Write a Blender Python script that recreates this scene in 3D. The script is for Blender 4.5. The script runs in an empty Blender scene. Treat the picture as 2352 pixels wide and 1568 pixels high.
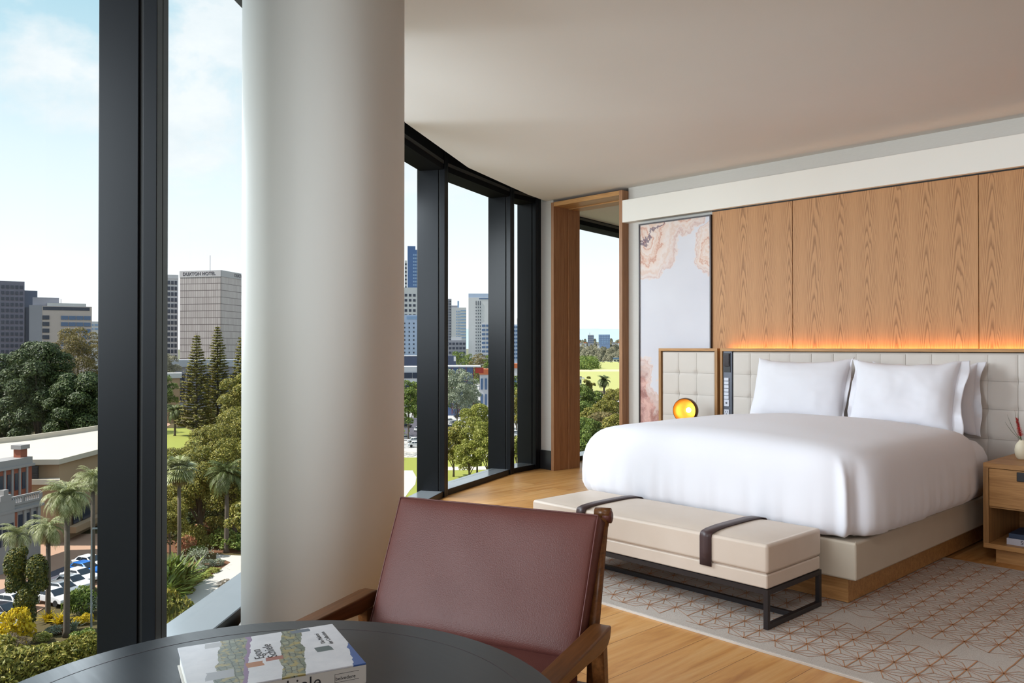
import bpy, bmesh, math, random
import numpy as np
from mathutils import Vector, Matrix, noise

SC = bpy.context.scene
COL = SC.collection
R = math.radians
rng = np.random.default_rng(7)
random.seed(7)

# ---------------------------------------------------------------- camera frame
F_PX, CAM_H, YAW = 1880.0, 1.25, R(46.9)
FW = Vector((-math.sin(YAW), math.cos(YAW), 0)); RT = Vector((math.cos(YAW), math.sin(YAW), 0))
GZ = CAM_H - 25.0                                   # street level, eight floors down


def E(u, d, z=GZ):
    """a place outside: bearing u, d metres ahead, height z"""
    p = FW * d + RT * (d * (u - 1176.0) / F_PX)
    return Vector((p.x, p.y, z))


def dist(v):
    """how far ahead the street is that shows at row v"""
    return 25.0 * F_PX / (v - 797.0)


def hz(v, d):
    return CAM_H + (797.0 - v) / F_PX * d


# ---------------------------------------------------------------- materials
def lin(c):
    if isinstance(c, str):
        c = tuple(int(c[i:i + 2], 16) / 255 for i in (0, 2, 4))
        return tuple(x / 12.92 if x <= .04045 else ((x + .055) / 1.055) ** 2.4 for x in c)
    return tuple(c)


class NT:
    def __init__(s, name):
        s.m = bpy.data.materials.new(name); s.m.use_nodes = True
        s.t = s.m.node_tree; s.t.nodes.clear()
        s.out = s.t.nodes.new('ShaderNodeOutputMaterial')

    def n(s, typ, ins=None, **props):
        nd = s.t.nodes.new('ShaderNode' + typ)
        for k, v in props.items(): setattr(nd, k, v)
        for k, v in (ins or {}).items(): s.set(nd.inputs[k], v)
        return nd

    def set(s, sock, v):
        if isinstance(v, bpy.types.NodeSocket): s.t.links.new(v, sock)
        elif isinstance(v, bpy.types.Node): s.t.links.new(v.outputs[0], sock)
        else:
            if isinstance(v, (tuple, list)) and sock.type == 'RGBA' and len(v) == 3: v = (*v, 1)
            sock.default_value = v

    def math(s, op, a, b=0.0, c=None):
        nd = s.n('Math', {0: a, 1: b}, operation=op)
        if c is not None: s.set(nd.inputs[2], c)
        return nd.outputs[0]

    def mix(s, f, a, b, blend='MIX'):
        nd = s.n('Mix', data_type='RGBA', blend_type=blend)
        s.set(nd.inputs[0], f); s.set(nd.inputs[6], a); s.set(nd.inputs[7], b)
        return nd.outputs[2]

    def ramp(s, f, stops):
        nd = s.n('ValToRGB', {0: f}); cr = nd.color_ramp
        while len(cr.elements) < len(stops): cr.elements.new(.5)
        for e, (p, c) in zip(cr.elements, stops):
            e.position = p; c = lin(c) if not isinstance(c, (int, float)) else (c, c, c); e.color = (*c, 1)
        return nd.outputs[0]

    def coord(s, scale=(1, 1, 1), which='Object', rot=(0, 0, 0), loc=(0, 0, 0)):
        tc = s.n('TexCoord')
        return s.n('Mapping', {0: tc.outputs[which], 1: loc, 2: rot, 3: scale}).outputs[0]

    def noise(s, vec, scale=5, detail=3, rough=.5, dist=0):
        return s.n('TexNoise', {'Vector': vec, 'Scale': scale, 'Detail': detail, 'Roughness': rough, 'Distortion': dist}).outputs[0]

    def pbr(s, color, rough=.5, metal=0., spec=.5, bump=None, bstr=.2, bdist=.01, **kw):
        b = s.n('BsdfPrincipled')
        s.set(b.inputs['Base Color'], color); s.set(b.inputs['Roughness'], rough); s.set(b.inputs['Metallic'], metal)
        s.set(b.inputs['Specular IOR Level'], spec)
        for k, v in kw.items(): s.set(b.inputs[k.replace('_', ' ')], v)
        if bump is not None:
            s.set(b.inputs['Normal'], s.n('Bump', {'Height': bump, 'Strength': bstr, 'Distance': bdist}))
        s.t.links.new(b.outputs[0], s.out.inputs[0])
        return s.m


MATS = {}


def plain(name, color, rough=.5, metal=0., spec=.5, var=0.06, scale=8, **kw):
    """a plain material whose colour drifts a little over the surface"""
    if name in MATS: return MATS[name]
    t = NT(name); c = lin(color)
    f = t.noise(t.coord(), scale, 3)
    col = t.mix(f, tuple(x * (1 - var) for x in c), tuple(min(1, x * (1 + var)) for x in c))
    MATS[name] = t.pbr(col, rough, metal, spec, **kw)
    return MATS[name]


def oak(name, a, b, axis='X', rough=.45, sc=1.0):
    """straight-grained oak, the grain running along an axis"""
    if name in MATS: return MATS[name]
    t = NT(name)
    s = {'X': (2, 45, 45), 'Y': (45, 2, 45), 'Z': (45, 45, 2)}[axis]
    v = t.coord(tuple(x * sc for x in s))
    n1 = t.noise(v, 1, 5, .65); n2 = t.noise(v, 4, 2, .6)
    f = t.math('ADD', t.math('MULTIPLY', n1, .75), t.math('MULTIPLY', n2, .3))
    col = t.ramp(f, [(.33, a), (.5, tuple((x + y) / 2 for x, y in zip(lin(a), lin(b)))), (.68, b)])
    MATS[name] = t.pbr(col, rough, 0, .35, bump=n1, bstr=.08, bdist=.002)
    return MATS[name]


# ---------------------------------------------------------------- meshes
class B:
    def __init__(s): s.v = []; s.f = []

    def add(s, vs, fs):
        k = len(s.v); s.v += [tuple(p) for p in vs]; s.f += [tuple(i + k for i in f) for f in fs]; return s

    def box(s, x0, x1, y0, y1, z0, z1, T=None):
        vs = [Vector((x, y, z)) for z in (z0, z1) for y in (y0, y1) for x in (x0, x1)]
        if T is not None: vs = [T @ p for p in vs]
        return s.add(vs, [(0, 2, 3, 1), (4, 5, 7, 6), (0, 1, 5, 4), (2, 6, 7, 3), (0, 4, 6, 2), (1, 3, 7, 5)])

    def prism(s, poly, z0, z1):
        n = len(poly); a = sum(poly[i][0] * poly[(i + 1) % n][1] - poly[(i + 1) % n][0] * poly[i][1] for i in range(n))
        if a < 0: poly = poly[::-1]
        vs = [(p[0], p[1], z0) for p in poly] + [(p[0], p[1], z1) for p in poly]
        return s.add(vs, [tuple(range(n - 1, -1, -1)), tuple(range(n, 2 * n))] + [(i, (i + 1) % n, n + (i + 1) % n, n + i) for i in range(n)])

    def tube(s, path, rad, n=10, cap=True, sq=False):
        path = [Vector(p) for p in path]; k0 = len(s.v); m = len(path)
        if not hasattr(rad, '__len__'): rad = [rad] * m
        ref = None
        for i, p in enumerate(path):
            d = (path[min(i + 1, m - 1)] - path[max(i - 1, 0)]).normalized()
            if ref is None:
                ref = Vector((0, 0, 1)) if abs(d.z) < .9 else Vector((1, 0, 0))
            x = ref.cross(d).normalized(); y = d.cross(x).normalized(); ref = y
            for j in range(n):
                a = 2 * math.pi * (j + (.5 if sq else 0)) / n
                s.v.append(tuple(p + (x * math.cos(a) + y * math.sin(a)) * rad[i]))
        for i in range(m - 1):
            for j in range(n):
                a, b = k0 + i * n + j, k0 + i * n + (j + 1) % n
                s.f.append((a, b, b + n, a + n))
        if cap:
            s.f.append(tuple(k0 + j for j in range(n - 1, -1, -1))); s.f.append(tuple(k0 + (m - 1) * n + j for j in range(n)))
        return s

    def lathe(s, prof, n=48, c=(0, 0, 0), cap=True):
        k0 = len(s.v); m = len(prof)
        for r, z in prof:
            for j in range(n):
                a = 2 * math.pi * j / n
                s.v.append((c[0] + r * math.cos(a), c[1] + r * math.sin(a), c[2] + z))
        for i in range(m - 1):
            for j in range(n):
                a, b = k0 + i * n + j, k0 + i * n + (j + 1) % n
                s.f.append((a, b, b + n, a + n))
        if cap:
            s.f.append(tuple(k0 + j for j in range(n - 1, -1, -1))); s.f.append(tuple(k0 + (m - 1) * n + j for j in range(n)))
        return s

    def grid(s, fn, nu, nv, closeu=False):
        """fn(i/nu, j/nv) -> point"""
        k0 = len(s.v); mu = nu if closeu else nu + 1
        for j in range(nv + 1):
            for i in range(mu): s.v.append(tuple(fn(i / nu, j / nv)))
        for j in range(nv):
            for i in range(nu):
                a = k0 + j * mu + i; b = k0 + j * mu + (i + 1) % mu
                s.f.append((a, b, b + mu, a + mu))
        return s

    def build(s, name, mat, parent=None, smooth=False, bevel=0, seg=2, world=True, angle=None):
        vs = s.v
        if parent is not None and world:
            T = (Matrix.Translation(parent.location) @ Matrix.Rotation(parent.rotation_euler.z, 4, 'Z')).inverted()
            pp = parent.parent
            if pp is not None: T = T @ (Matrix.Translation(pp.location) @ Matrix.Rotation(pp.rotation_euler.z, 4, 'Z')).inverted()
            vs = [tuple(T @ Vector(p)) for p in vs]
        me = bpy.data.meshes.new(name); me.from_pydata(vs, [], s.f); me.update()
        if smooth: me.polygons.foreach_set('use_smooth', [True] * len(me.polygons))
        o = bpy.data.objects.new(name, me); COL.objects.link(o)
        if mat is not None: me.materials.append(mat)
        if parent is not None: o.parent = parent
        if bevel:
            b = o.modifiers.new('bevel', 'BEVEL'); b.width = bevel; b.segments = seg; b.limit_method = 'ANGLE'; b.angle_limit = R(40)
            me.polygons.foreach_set('use_smooth', [True] * len(me.polygons))
            b.harden_normals = True
        return o


def thing(name, label, cat, loc=(0, 0, 0), rz=0, group=None):
    o = bpy.data.objects.new(name, None); COL.objects.link(o); o.empty_display_size = .1
    o.location = loc; o.rotation_euler = (0, 0, rz)
    return tag(o, label, cat, group)


def tag(o, label=None, cat=None, group=None, kind=None):
    if label: o['label'] = label
    if cat: o['category'] = cat
    if group: o['group'] = group
    if kind: o['kind'] = kind
    return o


def struct(o, label=None): return tag(o, label, None, None, 'structure')


def holder(name, loc=(0, 0, 0), label=None):
    o = bpy.data.objects.new(name, None); COL.objects.link(o); o.location = loc; o.empty_display_size = .1
    return struct(o, label)


def copy_tree(o, parent=None):
    c = o.copy(); COL.objects.link(c)
    if parent is not None: c.parent = parent
    for ch in list(o.children): copy_tree(ch, c)
    return c


def text_mesh(name, body, size, mat, parent, T, depth=.001, align='CENTER', sx=1.0, bold=0.0, world=True):
    cu = bpy.data.curves.new(name, 'FONT'); cu.body = body; cu.size = size; cu.extrude = depth
    cu.align_x = align; cu.align_y = 'CENTER'; cu.offset = bold; cu.space_character = 1.05
    o = bpy.data.objects.new(name, cu); COL.objects.link(o)
    dg = bpy.context.evaluated_depsgraph_get()
    me = bpy.data.meshes.new_from_object(o.evaluated_get(dg)); bpy.data.objects.remove(o)
    me.transform(Matrix.Diagonal((sx, 1, 1, 1))); me.transform(T)
    if world and parent is not None:
        me.transform((Matrix.Translation(parent.location) @ Matrix.Rotation(parent.rotation_euler.z, 4, 'Z')).inverted())
    me.materials.clear(); me.materials.append(mat); me.name = name
    o = bpy.data.objects.new(name, me); COL.objects.link(o)
    if parent is not None: o.parent = parent
    return o


def basis(x, y, o):
    x = Vector(x).normalized(); z = x.cross(Vector(y)).normalized(); y = z.cross(x)
    T = Matrix((x, y, z)).transposed().to_4x4(); T.translation = Vector(o); return T
# ================================================================ THE ROOM
CEIL = 2.745
FAC = [Vector(p) for p in ((-0.43, -0.66), (-1.56, .03), (-2.64, .964), (-3.643, 2.025), (-4.63, 3.10), (-5.414, 4.313), (-5.915, 5.552), (-5.975, 5.99))]
SILL = [.23, .23, .23, .05, .05, .05, .05]
ZTOP = 2.98
FAC2 = [Vector((-6.0, 6.33)), Vector((-6.52, 9.0))]

m_black = NT('black_aluminium'); _n = m_black.noise(m_black.coord(), 3, 2)
m_black = m_black.pbr(m_black.mix(_n, lin('0b0d11'), lin('101218')), .34, 0, .22)
m_dark = plain('dark_gasket', '050506', .6)
m_sill = plain('sill_metal', 'a0a5a9', .22, .4)
m_strip = plain('head_rail_grey', '3a3836', .4)

t = NT('window_glass')
_fr = t.n('Fresnel', {'IOR': 1.45})
_mx = t.n('MixShader', {0: t.math('MULTIPLY', _fr, .02), 1: t.n('BsdfTransparent', {0: (.985, .993, .993)}), 2: t.n('BsdfGlossy', {'Roughness': .0})})
t.t.links.new(_mx.outputs[0], t.out.inputs[0]); m_glass = t.m

t = NT('ceiling_paint')
m_ceil = t.pbr(t.mix(t.noise(t.coord(), 1.5, 2), lin('d8d3cf'), lin('dcd8d4')), .85, 0, .2)
t = NT('column_paint')
m_col = t.pbr(t.mix(t.noise(t.coord((3, 3, .6)), 2, 3), lin('cfccc8'), lin('d6d3ce')), .55, 0, .3, bump=t.noise(t.coord(), 60, 2), bstr=.03, bdist=.002)
t = NT('white_plaster')
m_white = t.pbr(t.mix(t.noise(t.coord(), 2, 2), lin('e4e0da'), lin('eae6e0')), .7, 0, .3)
t = NT('wall_fabric')
_v = t.coord((1, 1, 1)); _w = t.noise(t.coord((30, 30, 400)), 1, 3, .7)
m_fab = t.pbr(t.mix(_w, lin('c3bfba'), lin('d2cec9')), .85, 0, .2, bump=_w, bstr=.15, bdist=.001)
m_skirt = plain('dark_skirting', '2b2a2c', .3)

# oak planks, laid away from the window wall
t = NT('oak_floor')
v = t.n('TexCoord').outputs['Object']; sp = t.n('SeparateXYZ', {0: v})
bv = t.n('CombineXYZ', {0: sp.outputs[1], 1: sp.outputs[0], 2: 0.0}).outputs[0]
bv = t.n('Mapping', {0: bv, 1: (.55, .127, 0)}).outputs[0]
br = t.n('TexBrick', {'Vector': bv, 'Color1': (0, 0, 0, 1), 'Color2': (1, 1, 1, 1), 'Mortar': (.5, .5, .5, 1), 'Scale': 1., 'Mortar Size': .0012, 'Mortar Smooth': .1, 'Bias': 0., 'Brick Width': 1.45, 'Row Height': .235}, offset=.41, offset_frequency=2, squash=1.0)
off = t.n('VectorMath', {0: v, 1: t.n('CombineXYZ', {0: t.math('MULTIPLY', br.outputs[0], 7.), 1: t.math('MULTIPLY', br.outputs[0], 13.), 2: 0.})}, operation='ADD').outputs[0]
gv = t.n('Mapping', {0: off, 3: (16, 1.3, 1)}).outputs[0]
g1 = t.noise(gv, 1.2, 6, .62, .6); g2 = t.noise(t.n('Mapping', {0: off, 3: (90, 3, 1)}).outputs[0], 1, 3, .6)
kn = t.n('TexVoronoi', {'Vector': t.n('Mapping', {0: off, 3: (3.2, 1.1, 1)}).outputs[0], 'Scale': 1.0}, feature='F1').outputs[0]
c = t.ramp(g1, [(.28, 'ae733c'), (.47, 'd59d5c'), (.7, 'e2b47a')])
c = t.mix(t.math('MULTIPLY', g2, .35), c, lin('a06a36'))
c = t.mix(t.math('MULTIPLY', br.outputs[0], .45), c, lin('b07a40'))
c = t.mix(t.ramp(kn, [(.0, .75), (.10, 0.)]), c, lin('5f3a1c'))
c = t.mix(br.outputs[1], c, lin('6a4322'))
m_floor = t.pbr(c, t.math('ADD', .34, t.math('MULTIPLY', g1, .12)), 0, .4, bump=t.math('SUBTRACT', t.math('MULTIPLY', g2, .15), br.outputs[1]), bstr=.12, bdist=.003)

# oak veneer with mirrored cathedral figure
t = NT('oak_veneer')
v = t.n('TexCoord').outputs['Object']; sp = t.n('SeparateXYZ', {0: v})
W = .205
xs = t.math('DIVIDE', t.math('ADD', sp.outputs[0], 3.93), W)
leaf = t.math('FLOOR', xs)
xl = t.math('MULTIPLY', t.math('SUBTRACT', t.math('FRACT', xs), .5), W)
nv = t.n('CombineXYZ', {0: t.math('MULTIPLY', xl, 14.), 1: t.math('MULTIPLY', leaf, .37), 2: t.math('MULTIPLY', sp.outputs[2], 1.9)}).outputs[0]
dn = t.noise(nv, 1.3, 3, .5)
x2 = t.math('ADD', xl, t.math('MULTIPLY', t.math('SUBTRACT', dn, .5), .022))
wn_ = t.n('TexWhiteNoise', {'W': leaf}, noise_dimensions='1D').outputs[0]
ph = t.math('ADD', t.math('MULTIPLY', sp.outputs[2], t.math('ADD', 5.2, t.math('MULTIPLY', wn_, 2.6))), t.math('MULTIPLY', t.math('POWER', t.math('ABSOLUTE', x2), 1.62), t.math('ADD', 300., t.math('MULTIPLY', wn_, 170.))))
ph = t.math('ADD', ph, t.math('MULTIPLY', dn, 2.6)); ph = t.math('ADD', ph, t.math('MULTIPLY', wn_, 7.0))
fr = t.math('FRACT', ph)
line = t.ramp(fr, [(0., 1.), (.16, .7), (.42, .12), (.84, 0.), (1., .95)])
fine = t.noise(t.n('Mapping', {0: v, 3: (260, 260, 5)}).outputs[0], 1, 4, .6)
broad = t.noise(t.n('Mapping', {0: v, 3: (5, 5, .6)}).outputs[0], 1, 2)
edge = t.ramp(t.math('ABSOLUTE', xl), [(.0, 1.), (.05, .85), (.10, .35)])
c = t.mix(broad, lin('bd8a5c'), lin('c7976a'))
c = t.mix(t.math('MULTIPLY', t.math('MULTIPLY', line, edge), .66), c, lin('6e4526'))
c = t.mix(t.math('MULTIPLY', t.ramp(fine, [(.42, 0.), (.7, 1.)]), .38), c, lin('8a5a30'))
m_veneer = t.pbr(c, .5, 0, .3, bump=fine, bstr=.05, bdist=.001)

m_oakx = oak('oak_across', '976a3e', 'be8f5a', 'X'); m_oakz = oak('oak_upright', '86603a', 'ae8354', 'Z'); m_oaky = oak('oak_along', '94602f', 'bb8449', 'Y')
m_brown = oak('oak_jamb', '865c40', 'a67a56', 'Z')

# --- floor, ceiling, walls
inner = [(p.x, p.y) for p in FAC] + [(FAC2[0].x, FAC2[0].y), (FAC2[1].x, FAC2[1].y)]
floor_poly = inner + [(-6.52, 9.2), (-3.2, 9.2), (-3.2, 6.2), (4.7, 6.2), (4.7, -3.7), (1.66, -3.7)]
struct(B().prism(floor_poly, -.12, 0).build('floor', m_floor))
room_poly = [(p.x, p.y) for p in FAC] + [(-5.975, 6.2), (4.7, 6.2), (4.7, -3.7), (1.66, -3.7)]
out_poly = [(-0.3, -0.5), (-1.43, .17), (-2.50, 1.09), (-3.50, 2.15), (-4.46, 3.20), (-5.22, 4.385), (-5.745, 5.59), (-5.90, 6.04), (-5.90, 6.2), (4.7, 6.2), (4.7, -3.7), (1.66, -3.7)]
struct(B().prism(out_poly, CEIL, ZTOP).build('ceiling', m_ceil))
struct(B().prism([(-0.2, -1.1), (-1.9, -.25), (-2.95, .75), (-3.95, 1.8), (-4.95, 2.9), (-5.7, 4.2), (-6.25, 5.5), (-6.4, 6.4), (4.7, 6.4), (4.7, -3.7), (1.66, -3.7)], ZTOP + .002, ZTOP + .2).build('slab', m_dark))
struct(B().prism([(-6.25, 6.12), (-6.75, 9.2), (-3.2, 9.2), (-3.2, 6.2), (-5.9, 6.2)], 2.69, CEIL + .19).build('ceiling_beyond', m_ceil))
# unseen sun shade added over the building, keeping direct sun out of the windows
struct(B().prism([(3, -13), (-6, -12), (-11.5, -6), (-12.5, .0), (-12.5, 5.6), (-11.8, 9), (-10.8, 14), (5, 12), (5, -13)], 9.0, 9.8).build('roof', m_white))

wn = holder('wall_north')
B().box(-4.862, 4.7, 6.05, 6.33, 0, CEIL).build('wall_lining', m_fab, wn)
B().box(-6.06, -5.786, 5.99, 6.33, 0, CEIL).build('wall_lining', m_fab, wn)
B().box(-5.786, -4.862, 6.24, 6.3, 2.716, CEIL).build('wall_lining', m_fab, wn)
B().box(-5.97, -5.786, 5.978, 5.99, 0, .195).build('skirting', m_skirt, wn)
struct(B().box(4.5, 4.7, -3.7, 6.05, 0, CEIL).build('wall_east', m_white))
struct(B().prism([(-.43, -.66), (1.5, -3.5), (4.5, -3.5), (4.5, -3.7), (1.4, -3.75), (-.6, -.8)], 0, CEIL).build('wall_south', m_white))
struct(B().box(-6.55, -3.0, 9.0, 9.2, 0, 2.69).build('wall_far', m_white))
struct(B().box(-3.4, -3.2, 6.33, 9.0, 0, 2.69).build('wall_beyond', m_white))

# pelmet above the bed wall
struct(B().box(-4.861, 4.5, 5.955, 6.05, 2.41, 2.617).build('trim_1', m_white, bevel=.002))

# oak wall panels behind the bed
pn = holder('trim_2')
for a, b in ((-3.918, -3.188), (-3.184, -1.859), (-1.855, -.53), (-.526, .8), (.804, 2.13)):
    B().box(a, b, 6.0, 6.05, .3, 2.40).build('panel', m_veneer, pn, bevel=.0015)
B().box(-3.918, 4.5, 5.998, 6.05, 2.401, 2.4095).build('shadow_gap', m_dark, pn)

# --- window wall
def bay(k, a, b, mull=True, z1=ZTOP, ztop=2.73, zs=.05, wname='window', md=.235):
    head = z1 - ztop
    a, b = Vector(a), Vector(b); L = (b - a).length; s = (b - a).normalized(); n = Vector((-s.y, s.x))
    w = holder(f'{wname}_{k}')
    T = Matrix(((s.x, n.x, 0, a.x), (s.y, n.y, 0, a.y), (0, 0, 1, 0), (0, 0, 0, 1)))
    x0, x1 = (-.05, L - .092) if mull else (-.02, L + .02)
    B().box(x0, L, .004, .2, 0, zs, T).build('sill', m_sill, w)
    B().box(x0, L, -.002, .006, 0, zs + .001, T).build('kick_board', m_black, w)
    B().box(x0, L, .0, .21, z1 - head, z1, T).build('head', plain('matte_black', '0d0e10', .8, 0, .1), w)
    B().box(0, x1, -.006, .0, ztop + .048, ztop + .075, T).build('blind_rail', m_strip, w)
    if mull:
        B().box(L - .086, L - .004, .045, md, .0, z1, T).build('mullion', m_black, w, bevel=.003)
        B().box(L - .078, L - .012, .028, .05, .0, z1, T).build('gasket', m_dark, w)
        B().box(L - .092, L - .046, -.012, .03, .0, z1, T).build('mullion_cap', m_black, w, bevel=.002)
        B().box(L - .044, L, -.012, .03, .0, z1, T).build('mullion_cap', m_black, w, bevel=.002)
    B().box(x0 - .02, L - .06, .146, .154, zs, z1 - head + .01, T).build('glass', m_glass, w)
    return w


for k in range(len(FAC) - 1): bay(k + 1, FAC[k], FAC[k + 1], zs=SILL[k], md=.166 if k < 3 else .235, ztop=2.965 if k < 3 else 2.73)
bay(8, FAC2[0], FAC2[1], False, 2.69, 2.605)

# --- round column
struct(B().lathe([(.305, 0), (.305, CEIL)], 96, (-2.802, 1.631, 0)).build('column', m_col, smooth=True))
struct(B().lathe([(.306, 0), (.322, .004), (.324, .17), (.318, .195), (.306, .203)], 96, (-2.802, 1.631, 0)).build('baseboard_column', m_white, smooth=True))

# --- timber portal in the bed wall
d = holder('door_1')
B().box(-5.785, -5.748, 5.955, 6.335, 0, 2.715).build('jamb', m_brown, d, bevel=.002)
B().box(-5.748, -5.738, 6.17, 6.335, 0, 2.672).build('door_stop', m_brown, d)
B().box(-4.899, -4.862, 5.955, 6.335, 0, 2.715).build('jamb', m_brown, d, bevel=.002)
B().box(-4.909, -4.899, 6.17, 6.335, 0, 2.672).build('door_stop', m_brown, d)
B().box(-5.748, -4.899, 5.955, 6.335, 2.672, 2.715).build('lintel', m_oakx, d, bevel=.002)
B().box(-5.738, -4.909, 6.17, 6.335, 2.662, 2.672).build('door_stop', m_oakx, d)
# ================================================================ FURNITURE
def leather(name, a, b, cell=380, rough=.42, bstr=.35):
    t = NT(name)
    vo = t.n('TexVoronoi', {'Vector': t.coord(), 'Scale': cell}, feature='SMOOTH_F1').outputs[0]
    n = t.noise(t.coord(), 7, 3)
    return t.pbr(t.mix(n, lin(a), lin(b)), rough, 0, .30, bump=t.math('ADD', vo, t.math('MULTIPLY', t.noise(t.coord(), cell * .6, 2), .5)), bstr=bstr, bdist=.0012)


m_leather = leather('russet_leather', '58302b', '643a34', 420, .48, .40)
m_hide = leather('cream_leather', 'c8b8aa', 'd2c3b6', 500, .45, .15)
m_head = leather('grey_upholstery', 'c6beb7', 'cec6bf', 500, .5, .1)
m_strap = leather('dark_strap', '3b2a2b', '4a3838', 500, .4, .1)
m_basefab = leather('bed_base_upholstery', 'b7aa99', 'c1b5a5', 500, .5, .1)
m_walnut = oak('walnut', '46280f', '6f4524', 'Y', .35, .8)
m_bronze = plain('bronze_steel', '2e2a2c', .38, .3)
m_thread = plain('thread', '8a5a50', .7)
t = NT('white_cotton')
_w = t.noise(t.coord((900, 900, 900)), 1, 2)
m_cotton = t.pbr(lin('dedce2'), .8, 0, .15, bump=_w, bstr=.03, bdist=.0005, Sheen_Weight=.1)

# --- rug: pale pile with a tufted star lattice
t = NT('rug_pile')
n1 = t.noise(t.coord(), 260, 3, .7); n2 = t.noise(t.coord(), 3, 3)
c = t.mix(t.ramp(n1, [(.3, 0.), (.7, 1.)]), lin('a79d96'), lin('cec6bf'))
c = t.mix(t.math('MULTIPLY', n2, .3), c, lin('b3a79d'))
m_rug = t.pbr(c, .95, 0, .1, bump=n1, bstr=.6, bdist=.004)
m_rugline = plain('rug_copper_thread', 'ae7850', .9, var=.2, scale=60)
rug = thing('rug', 'pale greige rug with copper star lattice lying under the bed and bench', 'rug', (-1.0, 4.1, 0))
B().box(-3.6, 3.2, 3.05, 5.17, .0005, .012).build('pile', m_rug, rug, bevel=.004)
B().box(-3.606, 3.206, 3.044, 3.05, .0005, .009).build('binding', plain('rug_binding', 'd8d2cc', .8), rug)
lb = B()
a1, a2 = Vector((0, .1272)), Vector((.110, .0636)); o0 = Vector((-1.659, 3.236))


def blank(p):
    """the bare patches of the lattice"""
    q = noise.noise(Vector((p.x * 1.9 + 3, p.y * 2.6, .5)))
    s = abs((p.y - 3.73) + .10 * math.sin(p.x * 2.2 + 4.3)) < .085 if p.x > -1.95 else False
    s2 = p.x < -2.75 and p.y < 3.25
    s3 = -2.4 < p.x < -2.15 and p.y < 3.2
    return s or s2 or s3 or q > .36


def stroke(p, q, w):
    if not (-3.58 < min(p.x, q.x) and max(p.x, q.x) < 1.2 and 3.06 < min(p.y, q.y) and max(p.y, q.y) < 5.15): return
    d = (q - p); n = Vector((-d.y, d.x)).normalized() * w / 2
    m = (p + q) / 2 + n * random.uniform(-1.2, 1.2)
    z = .0134
    vs = [(*(p - n), z), (*(p + n), z), (*(m + n), z), (*(m - n), z), (*(q + n), z), (*(q - n), z)]
    lb.add(vs, [(0, 3, 2, 1), (3, 5, 4, 2)])


for i in range(-22, 30):
    for j in range(-24, 30):
        p = o0 + a2 * i + a1 * (j - i // 2)
        if not (-3.7 < p.x < 1.3 and 2.95 < p.y < 5.25) or blank(p): continue
        for k in range(6):
            a = R(90 + 60 * k); q = p + Vector((math.cos(a), math.sin(a))) * .1272
            if k < 3 or blank(q): stroke(p, q, .0045 if k % 3 == 0 else .0026)
            a += R(30); c_ = p + Vector((math.cos(a), math.sin(a))) * .0734
            stroke(p, c_, .0028)
lb.build('pattern', m_rugline, rug)

# --- bed
RZ = .0142
bed = thing('bed', 'upholstered grey bed base on an oak plinth under the white duvet', 'bed', (-2.6, 4.85, RZ))
B().box(-3.42, -1.785, 3.896, 5.86, RZ, .145).build('plinth', m_oakx, bed, bevel=.002)
B().box(-3.49, -1.712, 3.82, 5.865, .145, .326).build('base', m_basefab, bed, bevel=.012, seg=3)
for sx in (-1.7165, -3.4855):
    B().tube([(sx, 3.8245, .15), (sx, 3.8245, .333)], .0022, 6).build('seam', m_basefab, bed)


def rbox_shell(cx, cy, hx, hy, prof, crown, n=220, rc=.1, disp=None):
    """a rounded-rectangle cushion: prof = list of (inset, z); closes over the top with a crown"""
    out = []
    for k in range(n):
        a = 2 * math.pi * k / n; a += .19 * math.sin(4 * a); ca, sa = math.cos(a), math.sin(a); p = 9
        r = (abs(ca) ** p + abs(sa) ** p) ** (-1 / p)
        out.append((ca * r, sa * r))
    b = B(); m = 0; rings = []
    for s in np.linspace(.02, .745, 26): rings.append(('top', s))
    for q in prof: rings.append(('edge', q))
    for kind, q in rings:
        for (ox, oy) in out:
            if kind == 'top':
                x, y, z = ox * hx * q, oy * hy * q, prof[0][1]
            else:
                x, y, z = ox * (hx - q[0]), oy * (hy - q[0]), q[1]
            z += crown(x / hx, y / hy) * (1 if kind == 'top' else q[2] if len(q) > 2 else 0)
            P = Vector((cx + x, cy + y, z))
            if disp: P = disp(P, ox, oy)
            b.v.append(tuple(P))
        m += 1
    for i in range(m - 1):
        for j in range(n):
            a, c_ = i * n + j, i * n + (j + 1) % n
            b.f.append((a, a + n, c_ + n, c_))
    b.f.append(tuple(range(n)))
    b.f.append(tuple((m - 1) * n + j for j in range(n - 1, -1, -1)))
    return b


mat_prof = [(.16, .67, 1), (.10, .666, .8), (.05, .65, .4), (.02, .615, .1), (.0, .56), (-.006, .5), (-.004, .44), (0, .40), (.02, .336), (.05, .329)]
mt = rbox_shell(-2.575, 4.86, .885, .98, mat_prof, lambda x, y: .02 * (1 - x * x)).build('mattress', m_cotton, None, smooth=True)
tag(mt, 'white sheeted mattress showing beside the pillows above the grey bed base', 'mattress')


def crown(x, y): return .075 * (1 - abs(x) ** 2.2) * (1 - .30 * max(0, -y) ** 3) * (1 - .45 * max(0, y) ** 3)


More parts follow.
